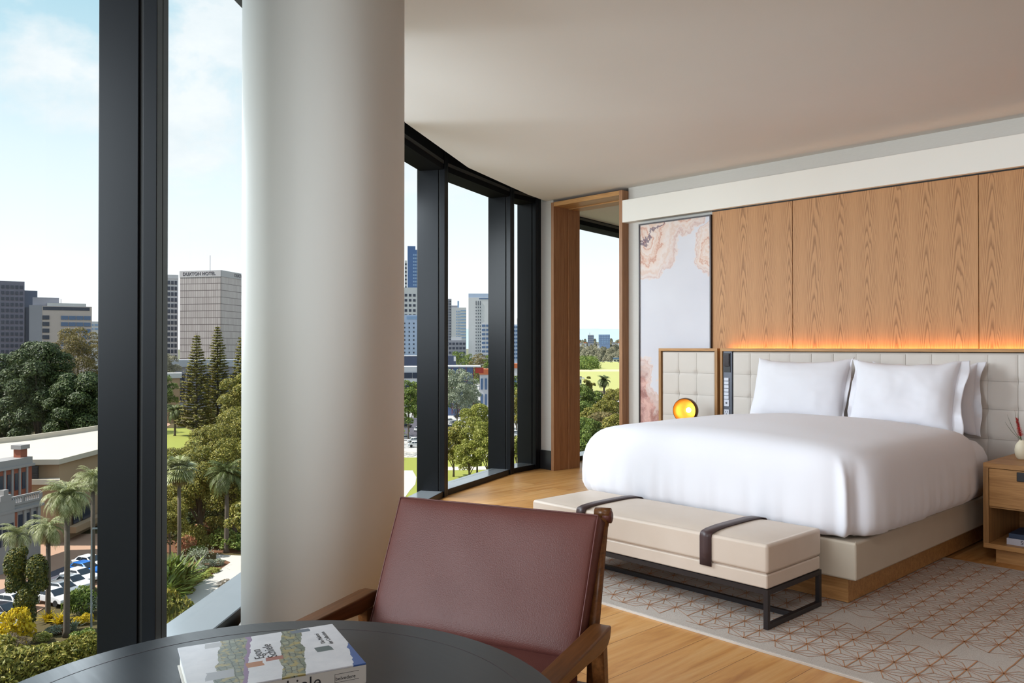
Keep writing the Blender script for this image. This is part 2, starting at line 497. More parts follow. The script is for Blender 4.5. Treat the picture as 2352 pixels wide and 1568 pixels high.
def dv(P, ox, oy):
    n3 = noise.noise(Vector((P.x * 3.1, P.y * 3.1, P.z * 1.5))) * .012
    low = max(0., (.62 - P.z) / .28)
    ang = math.atan2(oy, ox)
    # pleats low on the sides and foot
    pl = (noise.noise(Vector((ang * 17, P.z * 2.2, 1.3))) * .010 + noise.noise(Vector((ang * 45, P.z * 4, 5.3))) * .004) * low
    d = Vector((ox, oy, 0)).normalized()
    P = P + d * (n3 * .6 + pl) + Vector((0, 0, n3 * .35 * (1 - low)))
    # turned corner of the quilt, near foot end on the nightstand side, and its twin
    for ca in (math.atan2(-1, 1), math.atan2(-1, -1)):
        da = (ang - ca + math.pi) % (2 * math.pi) - math.pi
        w = max(0., min(1., (.72 - P.z) / .12))
        P = P + d * (math.exp(-((da + .05) / .017) ** 2) * .036 - math.exp(-((da - .012) / .03) ** 2) * .034) * w
    if P.z < .40: P.z += .012 * abs(noise.noise(Vector((ang * 22, .2, 3.))))
    return P


du_prof = [(.20, .735, 1), (.15, .737, .9), (.11, .736, .75), (.08, .732, .6), (.052, .722, .4), (.03, .704, .2), (.012, .674, .05), (.0, .632), (-.010, .56), (-.015, .48), (-.016, .41), (-.006, .375), (.008, .350), (.03, .338), (.07, .333)]
db = rbox_shell(-2.565, 4.64, .905, .85, du_prof, crown, 420, disp=dv)
def _keep(f):
    c = [sum(db.v[i][k] for i in f) / len(f) for k in range(3)]
    return not (len(f) > 10 and c[2] < .5) and not (c[1] > 5.42 and c[2] < .715 and -3.40 < c[0] < -1.73)
db.f = [f for f in db.f if _keep(f)]
dv_o = db.build('duvet', m_cotton, None, smooth=True)
tag(dv_o, 'plump white duvet spread over the bed, tucked at the foot', 'duvet')


def pillow(name, label, w, h, th, loc, tilt, rz=0, flange=(0, 0), seed=0, roll=0):
    root = thing(name, label, 'pillow', loc, rz, None)
    T = Matrix.Rotation(R(90 - tilt), 4, 'X') @ Matrix.Rotation(roll, 4, 'Z')
    b = B(); nu, nv = 72, 48

    def side(sg):
        def fn(a, c_):
            x, y = 2 * a - 1, 2 * c_ - 1
            ox = x * w / 2 * (1 - .055 * (1 - y * y) * abs(x) ** 3); oy = y * h / 2 * (1 - .15 * (1 - abs(x) ** 2.0) * abs(y) ** 3)
            e = max(0., (1 - abs(x) ** 3.2) * (1 - abs(y) ** 3.0)) ** .52
            z = th / 2 * e
            z += noise.noise(Vector((x * 2.2 + seed, y * 2 + seed, sg))) * .011 * e ** .5
            z += noise.noise(Vector((x * 7 + seed * 3, y * 6, sg))) * .0022 * e ** .3
            p = Vector((ox, oy, z * sg + .001 * sg))
            p.y += .010 * noise.noise(Vector((x * 4 + seed, 7, 0))) * abs(y) ** 4
            return T @ p
        return fn
    b.grid(side(1), nu, nv); k = len(b.f); b.grid(side(-1), nu, nv)
    b.f[k:] = [tuple(reversed(f)) for f in b.f[k:]]
    b.build('pillowcase', m_cotton, root, smooth=True, world=False)
    for sx, fl in zip((-1, 1), flange):
        if not fl: continue
        fb = B()

        def ff(a, c_):
            y = 2 * c_ - 1
            x0 = w / 2 * (1 - .055 * (1 - y * y)) - .006
            x = x0 + fl * a; wob = .016 * a * math.sin(y * 7 + seed) + .012 * a * noise.noise(Vector((y * 5, seed, 2)))
            yy = y * h / 2 * (1 + .03 * a)
            return T @ Vector((sx * x + .012 * math.sin(y * 5 + seed) * a, yy, wob))
        fb.grid(ff, 8, 40); o = fb.build('flange', m_cotton, root, smooth=True, world=False)
        so = o.modifiers.new('cloth', 'SOLIDIFY'); so.thickness = .004
    return root


pillow('pillow', 'white pillow beside the bedside control strip, propped on the headboard', .73, .50, .19, (-2.955, 5.645, .93), 19, 0, (0, .03), 1, .0)
pillow('pillow', 'white pillow propped beside the nightstand, in front of another pillow', .665, .50, .20, (-2.195, 5.60, .925), 20, R(1), (.035, .06), 5)
pillow('pillow', 'upright white pillow mostly hidden behind the one beside the nightstand', .68, .47, .12, (-2.155, 5.825, .915), 4, 0, (0, .045), 9)


# --- headboards
def tufted(name, x0, x1, z0, z1, y, xs, zs, parent, mat, step=.0085):
    """padded panel with pulled seams; xs, zs are the seam lines"""
    nx, nz = int((x1 - x0) / step), int((z1 - z0) / step)

    def fn(a, c_):
        x, z = x0 + (x1 - x0) * a, z0 + (z1 - z0) * c_
        dx = min(abs(x - s) for s in xs); dz = min(abs(z - s) for s in zs)
        e = min(x - x0, x1 - x, z - z0, z1 - z)
        h = .016 * (1 - .30 * math.exp(-dx / .005) - .05 * math.exp(-dx / .02)) * (1 - .24 * math.exp(-dz / .005) - .04 * math.exp(-dz / .02)) - .009 * math.exp(-(dx * dx + dz * dz) / .0005)
        h *= min(1, max(0, e / .012)) ** .5
        return (x, y - h, z)
    b = B().grid(fn, nx, nz)
    o = b.build(name, mat, parent, smooth=True)
    sb_ = B()
    def thread(pts):
        k0 = len(sb_.v)
        for i, (x, z, ax) in enumerate(pts):
            p = fn((x - x0) / (x1 - x0), (z - z0) / (z1 - z0)); w = .0010
            for s in (-w, w): sb_.v.append((p[0] + (s if ax else 0), p[1] - .0034, p[2] + (0 if ax else s)))
        for i in range(len(pts) - 1): a = k0 + 2 * i; sb_.f.append((a, a + 1, a + 3, a + 2))
    for s in xs:
        if x0 + .01 < s < x1 - .01: thread([(s, z, 1) for z in np.arange(z0, z1 - .002, .012)])
    for s in zs: thread([(x, s, 0) for x in np.arange(x0 + .002, x1 - .002, .012)])
    so = sb_.build('stitching', plain('upholstery_thread', 'a1988f', .8), o)
    so.modifiers.new('thick', 'SOLIDIFY').thickness = .0012
    return o


hb = thing('headboard', 'long oak-framed headboard with buttoned grey padding behind the bed pillows', 'headboard', (-1.6, 5.93, .3))
X0, X1 = -3.77, .62
B().box(X0, X1, 5.885, 5.962, 1.217, 1.24).build('frame', m_oakx, hb, bevel=.001)
B().box(X0, X0 + .022, 5.885, 5.962, .15, 1.217).build('frame', m_oakz, hb, bevel=.001)
B().box(X1 - .022, X1, 5.885, 5.962, .15, 1.217).build('frame', m_oakz, hb, bevel=.001)
B().box(X0 + .022, X1 - .022, 5.93, 5.96, .15, 1.217).build('back_panel', m_dark, hb)
tufted('cushion', -3.662, X1 - .025, .3, 1.212, 5.912, [-3.5 + .1725 * k for k in range(25)], [.655, .848, 1.03], hb, m_head)
m_panel = plain('control_panel_grey', '5a5d68', .4, .4); m_switch = plain('switch_white', 'c9ccd8', .35); m_hole = plain('black_recess', '16131a', .3)
cp = B().box(-3.746, -3.665, 5.895, 5.93, .3, 1.216).build('control_panel', m_panel, hb, bevel=.001)
B().box(-3.735, -3.678, 5.889, 5.8955, 1.045, 1.205).build('phone_recess', m_hole, cp, world=True)
ph = B().box(-3.728, -3.684, 5.879, 5.8915, 1.092, 1.196).build('handset', plain('handset_black', '2a2126', .2), cp, bevel=.004)
for z in (.985, .955, .925, .895, .865, .835): B().box(-3.7325, -3.6905, 5.885, 5.8955, z - .012, z + .014).build('switch', m_switch, cp, bevel=.002)
B().box(-3.7335, -3.6895, 5.887, 5.8955, .765, .819).build('socket', m_switch, cp, bevel=.001)
bt = B().lathe([(.0085, 0), (.0085, .002), (.005, .002), (.005, .0005)], 20).build('button', m_panel, cp, world=False)
bt.data.transform(basis((1, 0, 0), (0, 0, 1), (-3.7115, 5.8868, .792))); bt.data.transform(Matrix.Translation(-hb.location))
B().box(-3.7335, -3.6895, 5.887, 5.8955, .67, .738).build('socket', m_switch, cp, bevel=.001)
for dx, dz in ((-.009, .018), (.009, .018), (0, .0)): B().box(-3.7135 + dx, -3.7095 + dx, 5.886, 5.8872, .70 + dz - .004, .70 + dz + .006).build('slot', m_hole, cp)

sb = thing('headboard', 'narrow oak-framed buttoned panel behind the glowing brass bedside lamp', 'headboard', (-4.1, 5.95, .3))
B().box(-4.402, -3.803, 5.895, 5.962, 1.217, 1.24).build('frame', m_oakx, sb, bevel=.001)
B().box(-4.402, -4.378, 5.895, 5.962, .15, 1.217).build('frame', m_oakz, sb, bevel=.001)
B().box(-3.829, -3.803, 5.895, 5.962, .15, 1.217).build('frame', m_oakz, sb, bevel=.001)
B().box(-4.378, -3.829, 5.94, 5.96, .15, 1.217).build('back_panel', m_dark, sb)
tufted('cushion', -4.377, -3.83, .3, 1.212, 5.925, [-4.20, -4.018], [.66, .845, 1.03], sb, m_head, .008)

# --- picture
t = NT('agate_painting')
v = t.n('TexCoord').outputs['Object']; sp = t.n('SeparateXYZ', {0: v})
wv = t.n('VectorMath', {0: t.n('TexNoise', {'Vector': v, 'Scale': 3.2, 'Detail': 5, 'Roughness': .6}).outputs[1], 1: (.5, .5, .5)}, operation='SUBTRACT').outputs[0]
vv = t.n('VectorMath', {0: v, 1: t.n('VectorMath', {0: wv, 3: .45}, operation='SCALE').outputs[0]}, operation='ADD').outputs[0]


def blob(cx, cz, sx, sz):
    q = t.n('VectorMath', {0: vv, 1: (cx, 0, cz)}, operation='SUBTRACT').outputs[0]
    q = t.n('VectorMath', {0: q, 1: (1 / sx, 0, 1 / sz)}, operation='MULTIPLY').outputs[0]
    return t.n('VectorMath', {0: q}, operation='LENGTH').outputs[1]


d1 = t.math('MINIMUM', blob(-4.60, 2.22, .34, .36), t.math('MINIMUM', blob(-3.90, 2.06, .16, .22), blob(-4.22, 2.40, .26, .24)))
d2 = t.math('MINIMUM', blob(-4.66, .72, .17, .48), blob(-4.5, .45, .28, .3))
dd = t.math('MINIMUM', d1, d2)
bands = t.math('FRACT', t.math('MULTIPLY', t.math('ADD', dd, t.math('MULTIPLY', t.noise(vv, 6, 5, .6), .45)), 2.6))
bc = t.ramp(bands, [(0., 'cfa08e'), (.08, 'dcc4b8'), (.35, 'ded0ca'), (.6, 'd8b8a6'), (.72, 'ddccc4'), (.9, 'd6b09e'), (1., 'bf8d7c')])
deep = t.mix(t.ramp(t.noise(vv, 5, 5, .65), [(.42, 0.), (.62, 1.)]), lin('8a4f4a'), lin('d2a39a'))
bc = t.mix(t.ramp(d2, [(.45, .85), (.95, 0.)]), bc, deep)
streak = t.ramp(t.math('ABSOLUTE', t.math('SUBTRACT', blob(-4.72, 2.42, .34, .30), .78)), [(.0, 1.), (.02, .9), (.035, 0.)])
streak = t.math('MULTIPLY', streak, t.ramp(sp.outputs[0], [(0., 1.), (1., 1.)]))
base = t.mix(t.ramp(t.noise(v, 2, 3), [(.3, 0.), (.8, 1.)]), (.59, .58, .64), (.66, .65, .70))
msk = t.ramp(dd, [(.6, .95), (1.0, .5), (1.35, 0.)])
c = t.mix(msk, base, bc)
xm = t.math('MULTIPLY', t.math('LESS_THAN', sp.outputs[0], -4.40), t.math('GREATER_THAN', sp.outputs[2], 2.13))
c = t.mix(t.math('MULTIPLY', t.math('MULTIPLY', streak, xm), .8), c, lin('5a4a62'))
m_art = t.pbr(c, .55, 0, .3)
art = thing('painting', 'tall framed abstract painting of pink and rust agate swirls beside the oak wall', 'painting', (-4.305, 6.0, .25))
m_frame = plain('dark_frame', '3a3436', .35, .3)
B().box(-4.678, -3.932, 5.99, 6.03, .26, 2.366).build('canvas', m_art, None)
cv = bpy.context.scene.objects['canvas']; cv.parent = art; cv.matrix_parent_inverse = Matrix.Translation(-Vector(art.location))
for a in ((-4.69, -4.678, .25, 2.378), (-3.932, -3.920, .25, 2.378)): B().box(a[0], a[1], 5.98, 6.05, a[2], a[3]).build('frame', m_frame, art)
B().box(-4.678, -3.932, 5.98, 6.05, 2.366, 2.378).build('frame', m_frame, art); B().box(-4.678, -3.932, 5.98, 6.05, .25, .262).build('frame', m_frame, art)

# --- bench at the foot of the bed
be = thing('bench', 'low cream leather bench with two dark straps at the foot of the bed', 'bench', (-2.58, 3.5, RZ))
bx0, bx1, by0, by1 = -3.32, -1.853, 3.264, 3.762
def crownbox(x0, x1, y0, y1, z0, z1, cr, rad):
    b = B(); nx, ny = 40, 18
    def sgn(x, y): return (1 - (2 * x - 1) ** 4) * (1 - (2 * y - 1) ** 4)
    b.box(x0, x1, y0, y1, z0, z1)
    return b
cu = crownbox(bx0, bx1, by0, by1, .256, .384, .01, .02).build('cushion', m_hide, be, bevel=.015, seg=4)
B().box(bx0 + .004, bx1 - .004, by0 + .004, by1 - .004, .188, .252).build('seat_base', m_hide, be, bevel=.008, seg=2)
B().box(bx0 + .014, bx1 - .014, by0 + .014, by1 - .014, .25, .258).build('seam', m_hide, be)
cb = B()
cb.grid(lambda a, c_: (bx0 + .02 + (bx1 - bx0 - .04) * a, by0 + .02 + (by1 - by0 - .04) * c_, .3835 + .014 * (max(0, (1 - (2 * a - 1) ** 6)) * max(0, (1 - (2 * c_ - 1) ** 4))) ** .8), 48, 20)
cb.build('crown_panel', m_hide, be, smooth=True)
for sx in ():
    for z0, z1 in ((.26, .38),):
        B().tube([(sx, by0 + .0045, z0), (sx, by0 + .0045, z1)], .0022, 6).build('piping', m_hide, be)
for xs in (-2.978, -2.199):
    st = B(); w = .062; path = []
    for y, z in ((by0 - .003, .236), (by0 - .0035, .30), (by0 - .0035, .368), (by0 - .001, .380), (by0 + .006, .388), (by0 + .018, .392), (by0 + .045, .3965), (by0 + .12, .4015), (by0 + .25, .4025), (by1 - .12, .4015), (by1 - .045, .3965), (by1 - .015, .391), (by1 - .003, .383), (by1 + .0035, .366), (by1 + .0035, .24)): path.append((y, z))
    for k, (y, z) in enumerate(path): st.v += [(xs, y, z), (xs + w, y, z)]
    st.f = [(2 * k, 2 * k + 1, 2 * k + 3, 2 * k + 2) for k in range(len(path) - 1)]
    o = st.build('strap', m_strap, be, smooth=True); so = o.modifiers.new('thick', 'SOLIDIFY'); so.thickness = .004; so.offset = 0
fw_ = .021
for x in (bx0 + .0, bx1 - fw_):
    B().box(x, x + fw_, by0, by0 + fw_, RZ, .187).build('leg', m_bronze, be); B().box(x, x + fw_, by1 - fw_, by1, RZ, .187).build('leg', m_bronze, be)
    B().box(x, x + fw_, by0 + fw_, by1 - fw_, RZ, RZ + .022).build('foot_rail', m_bronze, be); B().box(x, x + fw_, by0 + fw_, by1 - fw_, .165, .187).build('side_rail', m_bronze, be)
for y in (by0, by1 - fw_): B().box(bx0 + fw_, bx1 - fw_, y, y + fw_, .165, .187).build('seat_rail', m_bronze, be)
B().box(bx0 + fw_, bx1 - fw_, 3.503, 3.524, RZ, RZ + .022).build('stretcher', m_bronze, be)

# --- nightstands
def nightstand(x0, x1, label, full=True):
    r = thing('nightstand', label, 'nightstand', ((x0 + x1) / 2, 5.55, 0))
    y0, y1, z0, z1, w = 5.27, 5.87, .085, .578, .028
    B().box(x0 + .05, x1 - .05, 5.325, y1 - .02, 0, z0).build('plinth', m_oakx, r)
    B().box(x0, x1, y0, y1, z1 - w, z1).build('top', m_oakx, r, bevel=.0015); B().box(x0, x1, y0, y1, z0, z0 + w).build('shelf', m_oakx, r, bevel=.0015)
    B().box(x0, x0 + w, y0, y1, z0 + w, z1 - w).build('side_panel', m_oakz, r); B().box(x1 - w, x1, y0, y1, z0 + w, z1 - w).build('side_panel', m_oakz, r)
    B().box(x0 + w, x1 - w, y1 - .015, y1, z0 + w, z1 - w).build('back_panel', m_oakx, r)
    B().box(x0 + w, x1 - w, y0 + .02, y1 - .02, .318, .326).build('divider', m_oakx, r)
    dr = B().box(x0 + w + .003, x1 - w - .003, y0 + .001, y1 - .05, .33, z1 - w - .003).build('drawer', m_oakx, r, bevel=.001)
    B().box(x0 + .175, x0 + .29, y0 - .009, y0 + .002, .489, .541).build('handle', plain('pull_black', '211e22', .4), dr, bevel=.003)
    return r


nightstand(-1.612, -.86, 'oak nightstand with a drawer and open shelf holding the vase')
nightstand(-4.22, -3.62, 'oak nightstand standing under the glowing brass lamp')

# books on the shelf
def small_book(x0, x1, y0, y1, z0, z1, mat, label, title=None):
    r = thing('book', label, 'book', ((x0 + x1) / 2, (y0 + y1) / 2, z0), 0, None)
    m_page = plain('book_pages', 'd9d2c4', .8)
    B().box(x0 + .004, x1 - .004, y0 + .004, y1 - .004, z0 + .003, z1 - .003).build('pages', m_page, r)
    B().box(x0, x1, y0, y1, z0, z0 + .003).build('cover', mat, r); B().box(x0, x1, y0, y1, z1 - .003, z1).build('cover', mat, r)
    B().box(x0, x1, y0, y0 + .003, z0 + .003, z1 - .003).build('spine', mat, r)
    if title: text_mesh('title', title, .03, plain('title_black', '17161b', .5), r, basis((1, 0, 0), (0, 0, 1), (x0 + .115, y0 - .0006, (z0 + z1) / 2)), .0002, sx=1.0)
    return r


small_book(-1.505, -1.20, 5.32, 5.55, .1135, .150, plain('book_white', 'b8b5bf', .4), 'white book with black spine lettering on the nightstand shelf', 'SUN &')
small_book(-1.495, -1.21, 5.325, 5.55, .1505, .178, plain('book_navy', '2f3d55', .35), 'navy book stacked on top of the white book in the nightstand')

# vase and bottlebrush stems
vx, vy, vz = -1.497, 5.60, .5785
vb = B().lathe([(.026, 0), (.034, .008), (.0405, .03), (.042, .055), (.038, .08), (.028, .098), (.020, .106), (.019, .114), (.015, .114), (.014, .10), (.03, .07), (.03, .02), (.0, .012)], 40, (vx, vy, vz), cap=False).build('vase', plain('vase_glaze', 'd8cdb4', .55), None, smooth=True)
tag(vb, 'small cream stoneware vase of red bottlebrush standing on the nightstand', 'vase')
m_red = plain('bottlebrush_red', 'e0202c', .6, var=.25, scale=80); m_stem = plain('stem_green', '4a4f33', .6)
for k, (lean, h, lab) in enumerate(((-.012, .13, 'red bottlebrush bloom leaning over the rim of the cream vase'), (.022, .15, 'taller red bottlebrush bloom rising upright from the cream vase'))):
    r = thing('flower', lab, 'flower', (vx, vy, vz + .02)); yo = (-.006, .007)[k]
    top = Vector((vx + lean * 2.2, vy + yo * 3, vz + .115 + h))
    B().tube([(vx + lean * .2, vy + yo * .7, vz + .03), (vx + lean * .3, vy + yo * .7, vz + .112), top], .0018, 6).build('stem', m_stem, r)
    fb = B(); a0 = Vector((vx + lean * .7, vy + yo, vz + .135))
    for _ in range(1000):
        s = random.random(); p = a0.lerp(top, s); a = random.random() * 6.28; el = random.uniform(-.1, .7); l = .021 * (1 - .5 * s) * random.uniform(.7, 1.1)
        d = Vector((math.cos(a) * math.cos(el), math.sin(a) * math.cos(el), math.sin(el))); q = d.cross(Vector((0, 0, 1))).normalized() * .0007
        fb.add([p - q, p + q, p + d * l + q, p + d * l - q], [(0, 1, 2, 3)])
    fb.build('bloom', m_red, r)
    lf = B()
    for (dx, dy, dz) in (((-.085, .0, .10), (-.07, -.01, .145), (-.03, -.01, .175), (-.015, .0, .16)) if k == 0 else ((.03, 0, .17), (.012, .01, .19), (.06, 0, .12))):
        p0 = Vector((vx + lean * .55, vy + yo, vz + .118)); p2 = p0 + Vector((dx, dy, dz)); p1 = p0 + Vector((dx * .55, dy, dz * .28))
        lf.tube([p0 * (1 - s) ** 2 + p1 * 2 * s * (1 - s) + p2 * s * s for s in np.linspace(0, 1, 8)], [.0012] * 6 + [.0009, .0004], 5)
    lf.build('leaves', m_stem, r)

# brass lamp on the other nightstand
lx, ly, lz = -3.925, 5.62, .70
t = NT('polished_brass'); m_brass = t.pbr(t.mix(t.noise(t.coord(), 40, 2), lin('c8923c'), lin('d6a04a')), .40, 1.0)
m_brassout = plain('aged_brass', '6a4a26', .35, .9)
la = thing('lamp', 'small brass dome lamp glowing on the far nightstand behind the duvet', 'lamp', (lx, ly, .578))
B().lathe([(.05, 0), (.05, .012), (.012, .016), (.008, .03), (.008, .05)], 32, (lx, ly, .5785)).build('base', m_brassout, la, smooth=True)
dirn = Vector((-lx - 2.6, -ly, .10)).normalized()     # the bowl faces out into the room
Tb = basis(Vector((0, 0, 1)).cross(dirn), Vector((0, 0, 1)), (lx, ly, lz + .032)); Tb = basis(Tb.col[0].xyz, dirn.cross(Tb.col[0].xyz), (lx, ly, lz + .032))
def bowl(rad, a0, a1, n=28): return [(rad * math.sin(R(a)), -rad * math.cos(R(a))) for a in np.linspace(a0, a1, n)]
for nm, rad, mt_, fl in (('shade', .103, m_brassout, False), ('reflector', .100, m_brass, True)):
    b = B().lathe(bowl(rad, 1, 108), 48, cap=False)
    b.v = [tuple(Tb @ Vector(p)) for p in b.v]
    b.build(nm, mt_, la, smooth=True)
t = NT('lamp_bulb'); em = t.n('Emission', {0: (1, .80, .50), 1: 10.}); t.t.links.new(em.outputs[0], t.out.inputs[0])
b = B().lathe([(.001, -.022), (.014, -.016), (.021, -.002), (.02, .01), (.012, .02), (.001, .024)], 24); b.v = [tuple(Tb @ (Vector(p) + Vector((0, 0, -.066)))) for p in b.v]
b.build('bulb', t.m, la, smooth=True)

# --- round table
tc = (-1.203, .578)
t = NT('charcoal_table'); v = t.n('TexCoord').outputs['Object']
g = t.noise(t.n('Mapping', {0: v, 2: (0, 0, R(20)), 3: (4, 160, 4)}).outputs[0], 1, 4, .6)
m_table = t.pbr(t.mix(g, lin('1f2125'), lin('2f3237')), t.math('ADD', .27, t.math('MULTIPLY', g, .12)), 0, .55, bump=g, bstr=.05, bdist=.001)
tb = thing('table', 'round charcoal table carrying the art book in front of the leather chair', 'table', (*tc, 0))
B().lathe([(.47, .630), (.498, .636), (.504, .645), (.504, .655), (.500, .660), (.0001, .660)], 160, (*tc, 0)).build('tabletop', m_table, tb)
B().lathe([(.4452, .6601), (.4452, .6604), (.4468, .6604), (.4468, .6601)], 160, (*tc, 0), cap=False).build('inlay', plain('inlay_line', '3d3034', .4), tb)
B().lathe([(.24, 0), (.24, .012), (.06, .03), (.045, .08), (.045, .56), (.09, .630)], 48, (*tc, 0)).build('pedestal', m_bronze, tb, smooth=True)

# --- book on the table
P0, P1, P2 = Vector((-1.529, .5845, 0)), Vector((-1.449, .8625, 0)), Vector((-1.223, .8195, 0))
ex = (P1 - P0).normalized(); ey = (P2 - P1); ey = (ey - ex * ey.dot(ex)).normalized()          # ex along the spine, ey towards it
wB, hB, tB = .289, .229, .035
bk = thing('book', 'thick white art book with a painted cover lying on the round table', 'book', (P0.x, P0.y, .66))
bk.rotation_euler.z = math.atan2(ex.y, ex.x)
sg = 1 if Vector((-ex.y, ex.x, 0)).dot(ey) > 0 else -1
t = NT('book_cover'); v = t.n('TexCoord').outputs['Object']; sp = t.n('SeparateXYZ', {0: v}); x, y = sp.outputs[0], sp.outputs[1]
wob = t.math('MULTIPLY', t.math('SUBTRACT', t.noise(v, 30, 3), .5), .02)
xx = t.math('ADD', x, wob)
br = t.n('TexBrick', {'Vector': t.n('Mapping', {0: t.n('CombineXYZ', {0: y, 1: xx, 2: 0.}), 3: (1, 1, 1)}).outputs[0], 'Color1': (*lin('8d8f7c'), 1), 'Color2': (*lin('5f6a5c'), 1), 'Mortar': (*lin('34382f'), 1), 'Scale': 1., 'Mortar Size': .0009, 'Brick Width': .017, 'Row Height': .011, 'Bias': .1}, offset=.37)
tint = t.mix(t.ramp(t.noise(v, 60, 2), [(.52, 0.), (.62, 1.)]), br.outputs[0], lin('9a8a55'))
def band(a, b_, sl=0.0):
    q = t.math('ADD', xx, t.math('MULTIPLY', y, sl))
    return t.math('MULTIPLY', t.math('GREATER_THAN', q, a), t.math('LESS_THAN', q, b_))
paper = t.mix(t.noise(v, 25, 4, .7), lin('b9bac3'), lin('e2e0e4'))
sl = .18 * sg
c = t.mix(band(.075, .122, sl), paper, tint); c = t.mix(band(.122, .130, sl), c, lin('7d5f86')); c = t.mix(band(.185, .226, sl), c, tint)
c = t.mix(band(.307, .4, .18 * sg), c, lin('3f5b94'))
yy = t.math('MULTIPLY', y, float(sg))
def patch(x0, x1, y0, y1): return t.math('MULTIPLY', t.math('MULTIPLY', t.math('GREATER_THAN', xx, x0), t.math('LESS_THAN', xx, x1)), t.math('MULTIPLY', t.math('GREATER_THAN', yy, y0), t.math('LESS_THAN', yy, y1)))
c = t.mix(patch(.10, .128, .135, .158), c, lin('a5683f')); c = t.mix(patch(.03, .075, .15, .185), c, lin('9b9ba2')); c = t.mix(patch(.135, .165, .125, .142), c, lin('96564a'))
c = t.mix(patch(.225, .252, .115, .14), c, lin('49585c')); c = t.mix(patch(.205, .24, .005, .022), c, lin('5a6474')); c = t.mix(patch(.045, .075, .005, .03), c, lin('a3a2a6'))
m_cover = t.pbr(c, .3, 0, .5)
m_spine = plain('book_spine', 'cfc9c2', .4); m_pages = plain('art_book_pages', 'e6e2da', .8); m_ink = plain('ink', '2c2a2e', .5)
T_ = lambda a0, a1, b0, b1: (a0, a1, min(b0 * sg, b1 * sg), max(b0 * sg, b1 * sg))
B().box(*T_(.004, wB - .004, .004, hB - .004), .004, tB - .003).build('pages', m_pages, bk, world=False)
B().box(*T_(0, wB, 0, hB), tB - .003, tB).build('front_cover', m_cover, bk, world=False, bevel=.0008)
B().box(*T_(0, wB, 0, hB), 0, .003).build('back_cover', m_spine, bk, world=False, bevel=.0008)
B().box(*T_(0, wB, hB - .003, hB), .003, tB - .003).build('spine', m_spine, bk, world=False)
for nm, s_, px, py, sz in (('Egon', 0, .127, .100, .024), ('Schiele', 0, .149, .092, .024), ('Die Malerei', 0, .246, .072, .0115), ('der Collection', 0, .259, .074, .0115)):
    text_mesh('lettering', nm, sz, m_ink, bk, basis((0, -sg, 0), (-1, 0, 0), (px, py * sg, tB + .0004)), .0001, world=False)
text_mesh('lettering', 'Egon Schiele', .03, m_ink, bk, basis((1, 0, 0), (0, 0, 1), (.13, hB * sg + .0006 * sg, tB / 2)), .0001, world=False)
text_mesh('lettering', 'belvedere', .0085, m_ink, bk, basis((1, 0, 0), (0, 0, 1), (.252, hB * sg + .0006 * sg, tB / 2 - .001)), .0001, world=False)
lb = B()
for a0, a1, z0, z1 in ((.233, .276, .0245, .0249), (.233, .2334, .0105, .0249), (.233, .276, .0105, .0109)): lb.box(*T_(a0, a1, hB, hB + .0007), z0, z1)
lb.build('emblem', m_ink, bk, world=False)

# --- armchair (local: x along the back, y backwards)
ch = thing('armchair', 'walnut armchair with russet leather cushions drawn up to the round table', 'chair', (-1.77, 1.477, 0), R(21.4))
def loc(b, *a, **k): return b.build(*a, world=False, **k)
bot, top_, th = (0., .427), (.185, .775), .085
dy, dz = top_[0] - bot[0], top_[1] - bot[1]; Ln = math.hypot(dy, dz); ny, nz_ = dz / Ln, -dy / Ln       # backwards normal
bb = B()
def cush(sgn):
    def fn(a, c_):
        x, s = 2 * a - 1, c_
        hw = .333 + .004 * s; e = max(0, (1 - abs(x) ** 8) * (1 - abs(2 * s - 1) ** 8)) ** .5
        off = th / 2 - sgn * (th / 2 - .008 + .014 * e + .006 * e * (1 - x * x))
        off += .002 * noise.noise(Vector((x * 3, s * 3, sgn)))
        return (x * (hw - .004 * (1 - e)) - .008 * s, bot[0] + dy * s + ny * off, bot[1] + dz * s + nz_ * off)
    return fn
bb.grid(cush(1), 60, 40); k = len(bb.f); bb.grid(cush(-1), 60, 40); bb.f[k:] = [tuple(reversed(f)) for f in bb.f[k:]]
n1_ = 61 * 41
rim = [i for i in range(61)] + [60 + 61 * j for j in range(1, 41)] + [61 * 40 + i for i in range(59, -1, -1)] + [61 * j for j in range(39, 0, -1)]
for i in range(len(rim)):
    a, b_ = rim[i], rim[(i + 1) % len(rim)]; bb.f.append((b_, a, a + n1_, b_ + n1_))
bc_ = loc(bb, 'back_cushion', m_leather, ch, smooth=True)
se = B(); P = [bb.v[i] for i in rim]
se.tube([Vector(p) + Vector((0, -.001, 0)) for p in P] + [Vector(P[0])], .0022, 6, cap=False)
loc(se, 'stitching', plain('leather_welt', '5c302c', .5), bc_, smooth=True)
sc_ = B().box(-.325, .325, -.50, .045, .335, .425); loc(sc_, 'seat_cushion', m_leather, ch, bevel=.022, seg=4)
loc(B().box(-.34, .34, -.50, .10, .29, .333), 'seat_frame', m_walnut, ch, bevel=.006)
